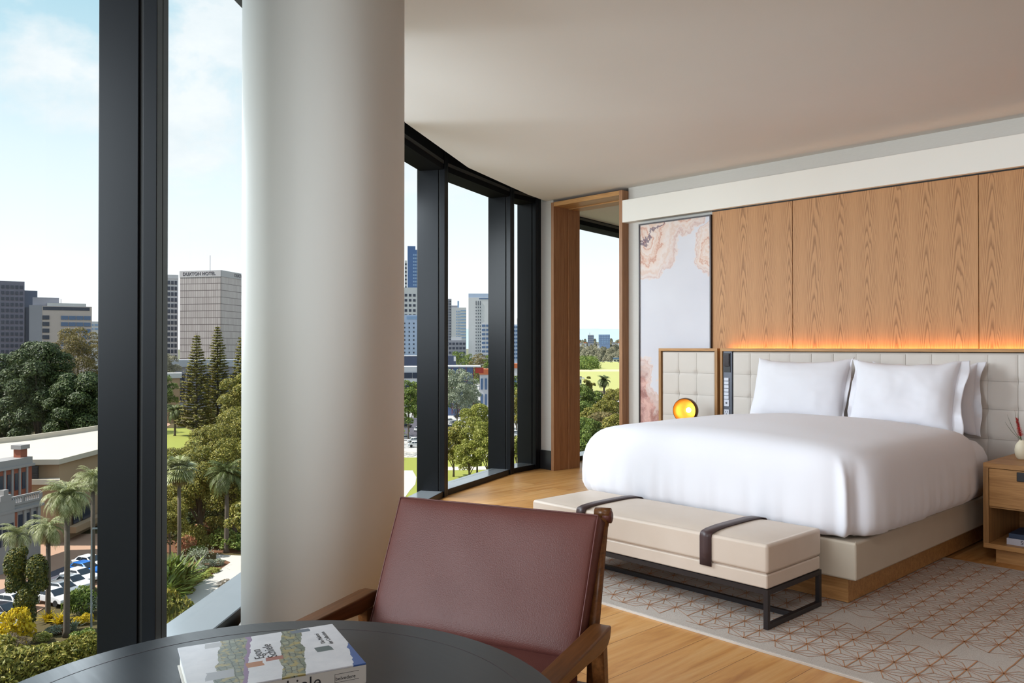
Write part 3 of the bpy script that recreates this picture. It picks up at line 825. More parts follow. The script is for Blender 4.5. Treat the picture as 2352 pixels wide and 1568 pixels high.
for sx in (-1, 1):
    # arm: rises to the rear, wide flat top with a shaped underside
    ab = B(); st_ = [(-.50, .490, .050, .028), (-.42, .494, .056, .032), (-.25, .497, .058, .036), (-.10, .500, .058, .042), (.0, .503, .058, .052), (.055, .505, .056, .050), (.085, .503, .050, .036)]
    for (y, zt, w, hh) in st_:
        xc = sx * .377
        for ox, oz in ((-w / 2, 0), (w / 2, 0), (w / 2 - .004, -hh), (-w / 2 + .004, -hh)): ab.v.append((xc + ox, y, zt + oz))
    for i in range(len(st_) - 1):
        for j in range(4): a, b_ = i * 4 + j, i * 4 + (j + 1) % 4; ab.f.append((a, a + 4, b_ + 4, b_))
    ab.f += [(0, 1, 2, 3), tuple((len(st_) - 1) * 4 + j for j in (3, 2, 1, 0))]
    loc(ab, 'armrest', m_walnut, ch, bevel=.006, seg=3)
    loc(B().tube([(sx * .377, .14, 0), (sx * .377, .07, .30), (sx * .377, .05, .47)], [.016, .024, .026], 4, sq=True), 'leg', m_walnut, ch, bevel=.004)
    loc(B().tube([(sx * .377, -.47, 0), (sx * .377, -.45, .30), (sx * .377, -.44, .47)], [.016, .023, .024], 4, sq=True), 'leg', m_walnut, ch, bevel=.004)
    loc(B().tube([(sx * .345, .085, .32), (sx * .340, .11, .47), (sx * .316, .272, .745)], [.016, .017, .014], 8), 'back_post', m_walnut, ch, smooth=True)
    loc(B().box(sx * .377 - .012, sx * .377 + .012, -.45, .08, .30, .335), 'side_rail', m_walnut, ch, bevel=.004)
loc(B().tube([(-.335, .275, .730), (.325, .275, .734)], .0155, 16), 'top_rail', m_walnut, ch, smooth=True)
loc(B().tube([(.288, .276, .760), (.334, .276, .762)], .0165, 16), 'post_cap', m_walnut, ch, smooth=True); loc(B().tube([(-.334, .276, .738), (-.30, .276, .738)], .0165, 16), 'post_cap', m_walnut, ch, smooth=True)
for sx, zz in ((-1, .736), (1, .757)): loc(B().tube([(sx * .314, .277, zz - .006), (sx * .336, .277, zz - .006)], .0180, 16), 'leather_loop', m_leather, ch, smooth=True)
for sx in (-.16, 0, .16): loc(B().tube([(sx, .09, .33), (sx, .125, .47), (sx, .268, .715)], .010, 8), 'back_slat', m_walnut, ch, smooth=True)
# ================================================================ OUTSIDE: PLANTS
def np_mesh(name, verts, faces_n, mat, parent=None, smooth=False):
    """verts (N*k,3) laid out as N faces of k corners"""
    n = len(verts) // faces_n
    me = bpy.data.meshes.new(name)
    me.vertices.add(len(verts)); me.vertices.foreach_set('co', np.asarray(verts, np.float32).ravel())
    me.loops.add(len(verts)); me.loops.foreach_set('vertex_index', np.arange(len(verts), dtype=np.int32))
    me.polygons.add(n); me.polygons.foreach_set('loop_start', np.arange(0, len(verts), faces_n, dtype=np.int32))
    me.update(calc_edges=True); me.validate()
    me.materials.append(mat)
    o = bpy.data.objects.new(name, me); COL.objects.link(o)
    if parent is not None: o.parent = parent
    return o


def leafmat(name, cols, trans=.28, rough=.55, gain=1.25):
    if name in MATS: return MATS[name]
    t = NT(name); isl = t.n('NewGeometry').outputs['Random Per Island']
    n = t.noise(t.coord(), .35, 2)
    f = t.math('ADD', t.math('MULTIPLY', isl, .65), t.math('MULTIPLY', n, .4))
    k = len(cols) - 1
    c = t.ramp(f, [(.12 + .76 * i / k, tuple(q * gain for q in lin(x))) for i, x in enumerate(cols)])
    b = t.n('BsdfPrincipled', {'Base Color': c, 'Roughness': rough, 'Specular IOR Level': .3})
    tr = t.n('BsdfTranslucent', {0: c})
    mx = t.n('MixShader', {0: trans, 1: b.outputs[0], 2: tr.outputs[0]})
    t.t.links.new(mx.outputs[0], t.out.inputs[0]); MATS[name] = t.m
    return t.m


def unit(a): return a / np.maximum(np.linalg.norm(a, axis=1, keepdims=True), 1e-9)


def leaf_quads(p, nrm, l, w, flop=.8, up=0.0):
    n = len(p); r = unit(rng.normal(size=(n, 3)))
    nn = unit(nrm + flop * r + np.array([0, 0, up]))
    t = unit(np.cross(nn, unit(rng.normal(size=(n, 3))))); b = np.cross(nn, t)
    s = rng.uniform(.7, 1.3, (n, 1)); t = t * l * s; b = b * w * s
    return np.stack([p - t, p + b, p + t, p - b], 1).reshape(-1, 3)


def lobes_points(lobes, n):
    c = np.array([q[0] for q in lobes]); r = np.array([q[1] for q in lobes])
    area = (r[:, 0] * r[:, 2]); idx = rng.choice(len(lobes), n * 2, p=area / area.sum())
    d = unit(rng.normal(size=(n * 2, 3))); d[:, 2] = np.where(d[:, 2] < -.5, -d[:, 2], d[:, 2]); rr = rng.uniform(.72, 1.04, (n * 2, 1))
    p = c[idx] + d * r[idx] * rr
    keep = np.ones(len(p), bool)
    for i in range(len(lobes)):
        q = np.linalg.norm((p - c[i]) / r[i], axis=1); keep &= ~((q < .66) & (idx != i))
    return p[keep][:n], d[keep][:n]


BARK = plain('bark_grey', '5d5348', .9, var=.3, scale=3); BARKD = plain('bark_dark', '3f362d', .9, var=.3, scale=3)


def make_crown(h, w, base=.3, nl=18, lobe=.23, n=9000, l=.22, wd=.12, flop=.8, squash=.8, top=.5):
    lob = []
    ch = h * (1 - base); cz = h * base + ch * top
    for k in range(nl):
        a = 2.39996 * k; s = (k + .5) / nl
        zz = 1 - 1.75 * s; rr = math.sqrt(max(.05, 1 - zz * zz))
        R_ = w * lobe * random.uniform(.8, 1.25)
        x, y = math.cos(a) * rr * (w / 2 - R_ * .8), math.sin(a) * rr * (w / 2 - R_ * .8)
        z = cz + zz * (ch * .5 - R_ * squash * .6)
        lob.append(((x, y, min(z, h - R_ * squash)), (R_, R_, R_ * squash)))
    lob.append(((0, 0, cz), (w * .28, w * .28, ch * .34)))
    p, d = lobes_points(lob, n)
    return leaf_quads(p, d, l, wd, flop, .25), lob


def tree(label, u, d, vtop, w, mat, cat='tree', name='tree', group=None, base=.3, trunk=.35, bark=None, **kw):
    h = hz(vtop, d) - GZ
    r = thing(name, label, cat, E(u, d), random.random() * 6.28, group)
    v, lob = make_crown(h, w, base, **kw)
    np_mesh('crown', v, 4, mat, r)
    tb = B(); top = h * (base + (1 - base) * .55)
    tb.tube([(0, 0, 0), (.1 * trunk, 0, h * base * .6), (0, .2 * trunk, top * .8), (0, 0, top)], [trunk, trunk * .8, trunk * .5, trunk * .15], 8)
    for k in range(0, len(lob) - 1, 3):
        c = lob[k][0]; z0 = h * base * random.uniform(.7, 1.3)
        tb.tube([(0, 0, z0), (c[0] * .5, c[1] * .5, (z0 + c[2]) / 2 + .04 * h), c], [trunk * .45, trunk * .3, trunk * .08], 5)
    tb.build('trunk', bark or BARK, r, smooth=True, world=False)
    return r


# ---- palms
def palm_mesh(nf, L, droop, leaf, seed, fan=False, skirt=0, wide=1.0):
    rg = np.random.default_rng(seed); vs = []
    for k in range(nf + skirt):
        a = rg.uniform(0, 6.283); dead = k >= nf
        el = rg.uniform(-.35, 1.45) if not dead else rg.uniform(-1.3, -.75)
        LL = L * rg.uniform(.8, 1.08) * (.75 if dead else 1)
        m = 9 if not fan else 7; P = []; th = el; p = np.zeros(3); hd = np.array([math.cos(a), math.sin(a), 0.])
        for i in range(m + 1):
            P.append(p.copy()); p = p + (hd * math.cos(th) + np.array([0, 0, math.sin(th)])) * LL / m
            th -= droop / m * (1 + .8 * i / m) * (1.15 - .25 * (el > .9))
            th = max(th, -1.5)
        P = np.array(P); sd_ = np.array([-hd[1], hd[0], 0])
        if fan:
            root = P[int(m * .45)]; dr = unit((P[int(m * .45) + 1] - root)[None])[0]
            for q in np.linspace(-1.25, 1.25, 13):
                dd = dr * math.cos(q) + sd_ * math.sin(q); l2 = LL * .62 * (1 - .12 * abs(q)); tip = root + dd * l2 + np.array([0, 0, -.14 * l2 * (1 + .8 * rg.random())])
                mid = root + dd * l2 * .6; ww = sd_ * math.cos(q) * .075 * L / 2 - dr * math.sin(q) * .075 * L / 2
                vs += [root, mid + ww, tip, mid - ww]
            ww = sd_ * .03; vs += [P[0] - ww, P[0] + ww, root + ww, root - ww]
        else:
            nl = leaf
            for j in range(nl):
                s = .12 + .88 * j / nl; x = s * m; i = min(int(x), m - 1); q = P[i] + (P[i + 1] - P[i]) * (x - i)
                dr = unit((P[i + 1] - P[i])[None])[0]; ll = L * .20 * math.sin(math.pi * min(1, .18 + .86 * s)) + .05
                for sg in (-1, 1):
                    dd = unit((dr * .75 + sd_ * sg * .8 + np.array([0, 0, -.30 - .25 * rg.random()]))[None])[0]
                    t_ = q + dd * ll; wv = np.cross(dd, sd_ * sg); wv = dr * .035 * L / 2.2
                    wv = wv * wide; vs += [q - wv * .6, q + wv * .6, t_ + wv * .2, t_ - wv * .2]
            for i in range(m):
                wv = sd_ * .03 * (1 - .8 * i / m); vs += [P[i] - wv, P[i] + wv, P[i + 1] + wv * .9, P[i + 1] - wv * .9]
    return np.array(vs)


M_PALM = leafmat('palm_frond', ['4a5226', '6d7340', '8d926a', 'b0b08c'], .2, .4)
M_DATE = leafmat('date_palm_frond', ['2c3818', '45512a', '59633a', '7a8056'], .2, .4)
M_DEAD = leafmat('dry_frond', ['5b4a2a', '7a6a40', '8f8258'], .2, .6)
M_PTRUNK = plain('palm_trunk', '564d44', .9, var=.25, scale=6)


def palm(label, u, d, vc, L, mat, vbase=None, fan=False, nf=46, droop=1.7, skirt=0, rad=.24, seed=1, group=None, leaf=22, wide=1.0):
    hc = hz(vc, d) - GZ
    r = thing('palm_tree', label, 'palm tree', E(u, d), 0, group)
    o = np_mesh('crown', palm_mesh(nf, L, droop, leaf, seed, fan, 0, wide), 4, mat, r); o.location = (0, 0, hc)
    if skirt:
        o = np_mesh('dry_fronds', palm_mesh(0, L * .9, .4, leaf, seed + 50, fan, skirt), 4, M_DEAD, r); o.location = (0, 0, hc)
    b = B(); b.tube([(0, 0, 0), (.02, 0, .5), (.05, .03, hc * .5), (0, 0, hc)], [rad * 1.35, rad, rad * .85, rad * .8], 12)
    b.build('trunk', M_PTRUNK, r, smooth=True, world=False)
    return r


# ---- Norfolk pines
M_PINE = leafmat('pine_needles', ['3c4216', '56561c', '6e6424', '7c7638'], .15, .6)


def norfolk(label, u, d, vtop, rad, seed):
    h = hz(vtop, d) - GZ; rg = np.random.default_rng(seed)
    r = thing('pine_tree', label, 'pine tree', E(u, d), rg.random() * 6)
    P = []; N = []; tiers = int(h / .85)
    bb = B()
    for k in range(tiers):
        s = k / tiers; z = h * (.08 + .91 * s); R_ = rad * (1 - s) ** .75 + .12
        nb = 6 if s < .85 else 4; a0 = rg.random() * 6.28
        for j in range(nb):
            a = a0 + j * 6.283 / nb + rg.normal() * .14; RR = R_ * rg.uniform(.68, 1.08); m = int(34 + 95 * RR / rad)
            t_ = rg.uniform(.12, 1, m) ** .8
            q = np.stack([np.cos(a) * RR * t_, np.sin(a) * RR * t_, z + .16 * RR * t_ ** 2 - .02 * RR + rg.normal(size=m) * .07], 1)
            q[:, :2] += rg.normal(size=(m, 2)) * .20 * (.4 + t_[:, None])
            P.append(q); N.append(np.tile([np.cos(a) * .4, np.sin(a) * .4, .9], (m, 1)))
            bb.tube([(0, 0, z), (math.cos(a) * RR * .9, math.sin(a) * RR * .9, z + .12 * RR)], [.05, .02], 4)
    P = np.concatenate(P); N = np.concatenate(N)
    np_mesh('branches', leaf_quads(P, N, .34, .15, .7, 0), 4, M_PINE, r)
    bb.tube([(0, 0, 0), (0, 0, h * .5), (0, 0, h)], [.42, .24, .04], 8)
    bb.build('trunk', BARKD, r, smooth=True, world=False)
    return r


# ---- leaf colours
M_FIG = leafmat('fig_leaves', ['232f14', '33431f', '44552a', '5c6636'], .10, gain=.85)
M_EUC = leafmat('gum_leaves', ['45431f', '5e5730', '746946', '7c6a3e'], .25)
M_GOLD = leafmat('golden_green_leaves', ['3d4415', '5a5d20', '77712c', '968b48'], .22)
M_GREEN = leafmat('mid_green_leaves', ['2f4218', '47591f', '637230', '84904a'], .25)
M_LIME = leafmat('bright_green_leaves', ['525a22', '6e742e', '8c8c44', 'a6a464'], .35)
M_GREY = leafmat('grey_green_leaves', ['4a5240', '667058', '858c76', 'a3a69a'], .2)
M_YEL = leafmat('yellow_leaves', ['8a7a14', 'b09a18', 'c8b030'], .35)
M_RED = leafmat('reddish_leaves', ['7a4030', '9a6048', 'a88060', '708040'], .3)
M_BROWN = leafmat('dry_brown_leaves', ['54483a', '6e6250', '847764'], .2)
M_IVY = leafmat('ivy_leaves', ['222d0d', '34400f', '505214', '74681c'], .12, gain=1.0)
M_FAR = leafmat('haze_tinted_leaves', ['67665a', '787560', '8a866e'], .2, gain=1.3)  # distance haze put into paler, flatter leaf tones

# big dark figs behind the hall
for lab, u, d, vt, w, nl in (('dark dense fig tree at the glass edge behind the hall', 12, 170, 812, 15, 26), ('tallest dark fig tree rising behind the flat roof of the hall', 92, 164, 783, 14.5, 26),
                             ('dark fig tree beside the mullion, in front of the olive gum tree', 186, 160, 853, 13, 24)):
    tree(lab, u, d, vt, w, M_FIG, base=.12, nl=nl, lobe=.17, n=36000, l=.22, wd=.14, trunk=.7, bark=BARKD, flop=.6)
tree('tall olive gum tree in front of the cream office building', 178, 236, 751, 17, M_EUC, base=.25, nl=24, lobe=.14, n=20000, l=.24, wd=.10, flop=1.1)
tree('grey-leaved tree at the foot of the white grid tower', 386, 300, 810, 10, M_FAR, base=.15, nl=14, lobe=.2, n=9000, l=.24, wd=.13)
tree('sprawling palm-like tree left of the pines by the white-roofed pavilion', 376, 255, 862, 9, M_GREEN, base=.2, nl=12, lobe=.18, n=4000, l=.5, wd=.1, flop=1.2)
norfolk('Norfolk pine with the lower top, nearer the white grid tower', 452, 231, 764, 5.9, 3)
norfolk('tallest Norfolk pine in front of the hotel', 500, 246, 744, 5.6, 4)
norfolk('Norfolk pine half hidden by the round column', 556, 216, 768, 5.2, 5)
tree('golden tree with bare pale branches beside the column and pines', 545, 150, 858, 7, M_GOLD, base=.45, nl=9, lobe=.2, n=8000, l=.18, wd=.10, trunk=.25)
for lab, u, d, vt, w, n in (('golden green fig crown touching the column, highest of the sunny mass', 556, 118, 932, 10, 11000), ('golden green fig crown sloping below the pines', 492, 120, 972, 9, 10000),
                            ('golden green fig crown beside the small lawn', 418, 112, 1026, 7.5, 8000), ('golden green fig crown above the fan palm', 460, 104, 1022, 8, 9000), ('golden green fig crown behind the feather palm', 540, 104, 1004, 9, 9000)):
    tree(lab, u, d, vt, w, M_GOLD, base=.22, nl=18, lobe=.18, n=int(n * 2.4), l=.12, wd=.075, trunk=.45, bark=BARKD)
tree('slender yellow-green tree behind the fan palm trunk', 392, 97, 1150, 4.4, M_GOLD, base=.3, nl=12, lobe=.2, n=9000, l=.10, wd=.06, trunk=.12)
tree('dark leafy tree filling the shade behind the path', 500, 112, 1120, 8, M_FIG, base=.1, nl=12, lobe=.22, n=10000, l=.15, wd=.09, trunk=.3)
tree('olive branchy tree beside the column, above the path', 560, 92, 1150, 4, M_GOLD, base=.45, nl=8, lobe=.22, n=2200, l=.16, wd=.1, trunk=.15)
# palms
palm('tallest feather palm, standing alone in front of the hall with a thick skirt', 155, 71, 1140, 2.75, M_PALM, nf=95, droop=1.55, skirt=44, rad=.27, seed=11, leaf=26)
palm('shorter feather palm close behind the tallest palm', 112, 75, 1212, 2.4, M_PALM, nf=64, droop=1.7, skirt=26, rad=.24, seed=12)
palm('silvery palm crown in front of the brick building, above the ivy-clad tree', 44, 84, 1228, 2.4, M_PALM, nf=56, droop=1.5, skirt=14, rad=.22, seed=13)
palm('feather palm crown half hidden by the mullion beside the hall', 214, 80, 1098, 2.4, M_PALM, nf=60, droop=1.6, skirt=20, rad=.24, seed=14)
palm('slim fan palm with a pale crown standing in the garden bed', 412, 85, 1082, 2.1, M_PALM, fan=True, nf=80, droop=.95, skirt=34, rad=.22, seed=15)
palm('dark feather palm beside the column, over the shady path', 521, 100, 1090, 3.4, M_DATE, nf=80, droop=1.6, rad=.30, seed=16, leaf=30)
palm('small feather palm at the far edge of the lawn below the pines', 402, 231, 946, 4.4, M_DATE, nf=70, droop=1.7, skirt=14, rad=.3, seed=17, wide=2.2)


# ---- shrubs: a few shapes, copied
def shrub_mesh(nm, w, h, mat, n, l, wd, flop=.9, nl=9, lobe=.24):
    v, _ = make_crown(h, w, 0., nl=nl, lobe=lobe, n=n, l=l, wd=wd, flop=flop, top=.42)
    o = np_mesh(nm, v, 4, mat); me = o.data; bpy.data.objects.remove(o); return me


SH = {'gold': shrub_mesh('shrub', 2.6, 2.0, M_GOLD, 1800, .11, .06), 'green': shrub_mesh('shrub', 2.6, 1.9, M_GREEN, 1800, .12, .06), 'grey': shrub_mesh('shrub', 2.4, 1.5, M_GREY, 1500, .12, .05),
      'yel': shrub_mesh('shrub', 1.7, 1.3, M_YEL, 1200, .09, .05), 'red': shrub_mesh('shrub', 2.2, 1.5, M_RED, 1400, .11, .06), 'brown': shrub_mesh('shrub', 2.8, 2.2, M_BROWN, 1800, .12, .035, 1.3),
      'lime': shrub_mesh('shrub', 2.2, 1.3, M_LIME, 1500, .11, .05), 'big': shrub_mesh('shrub', 4.0, 3.2, M_GOLD, 2400, .20, .075, 1.1, 12, .2)}


def shrub(kind, label, u, v, s=1.0, sz=1.0, group=None, d=None):
    o = bpy.data.objects.new('shrub', SH[kind]); COL.objects.link(o)
    o.location = E(u, d or dist(v)); o.scale = (s, s, s * sz); o.rotation_euler.z = random.random() * 6.28
    return tag(o, label, 'shrub', group)


def spiky(label, u, v, s, mat, n=70, group=None, cat='plant'):
    """a clump of strap leaves"""
    vs = []
    for _ in range(n):
        a = random.random() * 6.28; el = random.uniform(.5, 1.45); L = s * random.uniform(.7, 1.1); hd = Vector((math.cos(a), math.sin(a), 0)); sd_ = Vector((-hd.y, hd.x, 0)) * s * .055
        p0 = Vector((random.gauss(0, .1) * s, random.gauss(0, .1) * s, 0)); p1 = p0 + (hd * math.cos(el) + Vector((0, 0, math.sin(el)))) * L * .6
        p2 = p1 + (hd * math.cos(el - .55) + Vector((0, 0, math.sin(el - .55)))) * L * .45
        vs += [p0 - sd_ * .5, p0 + sd_ * .5, p1 + sd_, p1 - sd_, p1 - sd_, p1 + sd_, p2 + sd_ * .15, p2 - sd_ * .15]
    o = np_mesh('plant', np.array([tuple(q) for q in vs]), 4, mat); o.location = E(u, dist(v))
    return tag(o, label, cat, group)


# column of ivy smothering a dead trunk, two heads
r = thing('tree', 'ivy-smothered tree with two bulging heads, below the silvery palm', 'tree', E(62, 71.5))
hh = hz(1252, 71.5) - GZ; lob = [((-.95, 0, hh * .78), (.95, .9, 1.5)), ((.85, .1, hh * .72), (1.0, .9, 1.35)), ((1.0, .1, hh * .56), (.8, .8, 1.1)), ((-.9, 0, hh * .56), (.85, .8, 1.3)), ((.2, -.1, hh * .42), (1.0, .9, 1.3)), ((.1, 0, hh * .22), (.75, .7, 1.4)), ((-.35, .1, hh * .34), (.7, .7, 1.2)), ((.05, 0, hh * .08), (.55, .55, .9)), ((-.4, 0, hh * .93), (.5, .5, .55))]
rot = Matrix.Rotation(YAW, 3, 'Z')
lob = [(tuple(rot @ Vector(c)), q) for c, q in lob]
p, dn_ = lobes_points(lob, 17000); np_mesh('crown', leaf_quads(p, dn_, .10, .065, .6, .2), 4, M_IVY, r)
B().tube([(0, 0, 0), (.1, 0, hh * .4), (.3, .3, hh * .7)], [.3, .22, .1], 8).build('trunk', BARKD, r, smooth=True, world=False)

for k, (u, v, s) in enumerate(((-25, 1560, 1.1), (22, 1580, 1.0), (70, 1572, .95), (118, 1560, .9), (160, 1545, .85), (195, 1525, .8))):
    shrub('big', 'big-leaved golden shrub in the row under the window, beside the table edge', u, v, s, 1.0, 'golden shrubs below the window')
shrub('big', 'airy large-leaved shrub leaning over the pale path, lowest in its pane', 388, 1560, 1.05, 2.05)
shrub('yel', 'yellow flowering shrub at the foot of the ivy-smothered tree', 38, 1482, 1.7, 1.5)
shrub('brown', 'dry brown twiggy shrub in front of the yellow flowering shrub', 28, 1525, .95, 1.2)
shrub('green', 'low dark green bush below the tallest palm', 118, 1508, .8, .7)
shrub('lime', 'bright green low bush between the ivy-smothered tree and the palms', 100, 1470, .7, .8)
shrub('grey', 'silvery low bush around the palm feet', 128, 1452, .7, .6)
shrub('red', 'pinkish low bush between the two palm trunks', 141, 1450, .6, .6)
shrub('green', 'tall grey-green bush behind the palm trunks below the parked cars', 186, 1412, 1.1, 1.3)
shrub('grey', 'grey bush beside the lamp post below the parked cars', 205, 1408, 1.0, 1.2)
shrub('red', 'strip of pink flowers in front of the blue car', 196, 1372, .9, .5)
shrub('green', 'clipped green hedge bush in front of the white car', 200, 1358, .7, .5)
shrub('yel', 'round yellow bush beside the tallest palm trunk', 182, 1432, .62, .9)
shrub('yel', 'round yellow bush beside the lamp post', 201, 1430, .72, 1.0)
shrub('green', 'shadowed bush on the slope below the round yellow bushes', 195, 1485, 1.0, .8)
shrub('green', 'shadowed bush under the tallest palm, beside the mullion', 168, 1518, 1.0, .7)
spiky('yellow spiky plant beside the shorter palm trunk', 113, 1426, 1.2, M_YEL); spiky('yellow spiky plant between the two palm trunks', 141, 1432, 1.25, M_YEL)
spiky('grey rosette plant at the tallest palm foot', 172, 1446, 1.0, M_GREY, 40)
# garden round the path
for k, (u, v, s) in enumerate(((376, 1356, 4.3), (396, 1368, 4.0), (414, 1350, 3.6), (384, 1388, 3.2))):
    spiky('tall paddle-leaved clump at the fan palm foot', u, v, s, M_GREEN, 90, 'paddle-leaved clumps by the fan palm')
spiky('clump with arching leaves beside the fan palm, edging the groundcover', 428, 1352, 1.9, M_LIME, 80)
for kind, u, v, s, sz, lab in (('lime', 446, 1338, .9, .55, 'bright green groundcover bush at the corner of the path bed'), ('lime', 468, 1326, .9, .5, 'bright green groundcover bush in the middle of the path bed'), ('lime', 490, 1313, .8, .5, 'bright green groundcover bush at the tip of the path bed'),
                               ('gold', 432, 1362, .6, .6, 'small golden bush edging the pale path'), ('grey', 478, 1300, .8, .7, 'silver bush behind the bright green groundcover'), ('grey', 462, 1312, .7, .7, 'silver bush by the little bare tree'), ('grey', 500, 1297, .7, .7, 'silver bush where the path forks'),
                               ('red', 430, 1268, 1.1, 1.3, 'russet bush beside the fan palm trunk'), ('gold', 446, 1258, 1.2, 1.3, 'golden bush behind the russet bush'), ('red', 468, 1240, 1.3, 1.2, 'russet flowering bush on the slope'), ('lime', 476, 1256, 1.2, 1.0, 'light green bush below the russet slope'),
                               ('gold', 494, 1236, 1.3, 1.2, 'golden bush at the edge of the deep shade'), ('green', 512, 1256, 1.3, 1.0, 'dark green bush before the feather palm trunk'), ('lime', 486, 1212, 1.4, 1.3, 'pale green bush glowing in the shade'), ('green', 455, 1274, .9, .7, 'dark green bush at the upper path'),
                               ('brown', 524, 1345, .8, .4, 'strip of dry brown groundcover along the path by the sill'), ('green', 540, 1262, 1.4, .8, 'dark bush at the feather palm foot')):
    shrub(kind, lab, u, v, s, sz)
r = thing('tree', 'little bare tree with forked white stems in the path bed', 'tree', E(458, dist(1303)))
b = B()
for a, l in ((0, 1.0), (1.3, 1.2), (2.4, .8), (3.6, 1.1), (5., .9)): b.tube([(0, 0, 0), (math.cos(a) * .3, math.sin(a) * .3, .7), (math.cos(a) * .8 * l, math.sin(a) * .8 * l, 1.6 * l)], [.06, .045, .02], 5)
b.build('branches', plain('white_bark', 'c8c4ba', .8), r, world=False)
p = rng.normal(size=(500, 3)) * np.array([.7, .7, .25]) + np.array([0, 0, 1.75]); np_mesh('crown', leaf_quads(p, rng.normal(size=(500, 3)), .1, .05), 4, M_GREY, r)

# ---- park beyond the column
for lab, u, d, vt, w, mat, n, kw in (
        ('dark tree along the street beside the column', 938, 215, 872, 8, M_GREEN, 4200, {}), ('yellowing street tree beside the mullion', 962, 240, 880, 7, M_GOLD, 2500, {}),
        ('broad grey-green tree in front of the blue glass building', 1050, 250, 846, 14, M_GREY, 6500, {}), ('dark tree beside the mullion in front of the glass building', 1022, 265, 850, 9, M_GREEN, 3500, {}), ('low tree leaning to the road below the glass building', 1082, 270, 882, 7, M_GREY, 2500, {}),
        ('yellow-green young tree on the lawn beside the mullion', 1042, 158, 978, 6.2, M_GOLD, 4200, {}), ('spreading magnolia-like tree, tallest on the lawn', 1096, 160, 926, 9.5, M_LIME, 6500, {'flop': 1.2}), ('leafy tree at the lawn edge behind the second mullion', 1122, 150, 965, 7, M_LIME, 4200, {'flop': 1.2}), ('low leafy tree over the sill corner on the lawn', 1078, 152, 1008, 6, M_LIME, 3200, {'flop': 1.2}),
        ('dark tree at the feet of the white towers', 1052, 520, 806, 14, M_GREEN, 2200, {}), ('dark round tree beside the pale tall tower foot', 1076, 500, 812, 9, M_GREEN, 1500, {}), ('russet tree in front of the balcony block', 1102, 480, 811, 13, M_EUC, 2200, {}), ('dark tree behind the second mullion by the balcony block', 1122, 470, 815, 8, M_GREEN, 1300, {}),
        ('green street tree in the narrow pane, below the orange roof', 1192, 255, 862, 8, M_GREEN, 3600, {}), ('sunlit tree in the narrow pane, above the parked cars', 1200, 220, 888, 8, M_GOLD, 3600, {}), ('blossoming pale tree in the narrow pane', 1186, 235, 905, 6, M_GREY, 2200, {}), ('small shrub-like tree by the lawn in the narrow pane', 1186, 170, 1000, 3, M_LIME, 1200, {}),
        # through the timber portal
        ('pointed conifer standing above the bush in the portal view', 1352, 330, 862, 6, M_PINE, 2600, {'base': .05, 'nl': 8}), ('dark bush tree beside the jamb in the portal view', 1334, 300, 882, 9, M_GREEN, 3200, {}), ('round tree before the playing field in the portal view', 1366, 300, 897, 9, M_GREEN, 3200, {}),
        ('golden tree below the field, beside the far jamb', 1414, 290, 892, 10, M_GOLD, 3600, {}), ('golden crown in the middle of the portal view', 1392, 255, 918, 9, M_GOLD, 3400, {}), ('grey-green crown beside the near jamb in the portal view', 1334, 245, 920, 9, M_GREEN, 3400, {}), ('light crown over the white car park in the portal view', 1362, 230, 934, 8, M_GOLD, 3200, {}),
        ('deep green crown low in the portal view', 1342, 190, 958, 9, M_GREEN, 4200, {}), ('large olive crown above the bed edge in the portal view', 1384, 195, 945, 10, M_EUC, 4600, {}), ('shaded crown lowest beside the portal jamb', 1330, 165, 985, 8, M_GREEN, 3800, {}), ('crown touching the far jamb above the duvet', 1418, 185, 950, 8, M_GOLD, 3800, {})):
    tree(lab, u, d, vt, w, mat, n=int(n * 2), **{**dict(base=.2, nl=17, lobe=.16, l=.12 + d / 2600, wd=.07 + d / 4600, trunk=.22), **kw})
palm('feather palm standing above the trees before the playing field', 1387, 300, 874, 3.8, M_DATE, nf=70, droop=1.7, skirt=20, rad=.4, seed=21, leaf=18, wide=3.0)


# far belts of trees: nobody could count them
def rise(d): return GZ + .05 * min(max(0., d - 1500), 800)


def belt(label, u0, u1, d0, d1, h, n, mat, l=1.0):
    m = 200; uu = rng.uniform(u0, u1, m); dd = rng.uniform(d0, d1, m); P = []; N = []
    for a, q in zip(uu, dd):
        c = E(a, q, rise(q)); hh = h * rng.uniform(.55, 1.1); w = hh * rng.uniform(.7, 1.3); k = n // m
        e = unit(rng.normal(size=(k, 3))); e[:, 2] = abs(e[:, 2])
        P.append(np.array(c) + e * np.array([w / 2, w / 2, hh])); N.append(e)
    o = np_mesh('treeline', leaf_quads(np.concatenate(P), np.concatenate(N), l, l * .6, .7, .2), 4, mat)
    return tag(o, label, 'trees', None, 'stuff')


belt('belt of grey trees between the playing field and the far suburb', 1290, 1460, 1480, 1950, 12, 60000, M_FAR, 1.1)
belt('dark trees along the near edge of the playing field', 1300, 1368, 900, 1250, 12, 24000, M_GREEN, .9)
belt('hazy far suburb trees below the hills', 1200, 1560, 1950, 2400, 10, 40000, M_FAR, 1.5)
belt('trees at the feet of the far towers', 900, 1240, 560, 760, 9, 9000, M_GREEN, 1.3)
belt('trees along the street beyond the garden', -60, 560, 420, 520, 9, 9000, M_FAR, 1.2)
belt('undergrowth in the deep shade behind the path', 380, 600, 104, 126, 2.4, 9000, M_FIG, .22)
belt('park trees continuing behind the round column', 585, 900, 180, 420, 11, 40000, M_GREEN, .35)
# ================================================================ OUTSIDE: GROUND AND CITY
def ground_mat(name, a, b, sc=.15, rough=.9):
    if name in MATS: return MATS[name]
    t = NT(name); n = t.noise(t.coord(), sc, 6, .65); n2 = t.noise(t.coord(), sc * 14, 3, .6)
    MATS[name] = t.pbr(t.mix(t.math('ADD', t.math('MULTIPLY', n, .6), t.math('MULTIPLY', n2, .4)), lin(a), lin(b)), rough, 0, .2)
    return MATS[name]


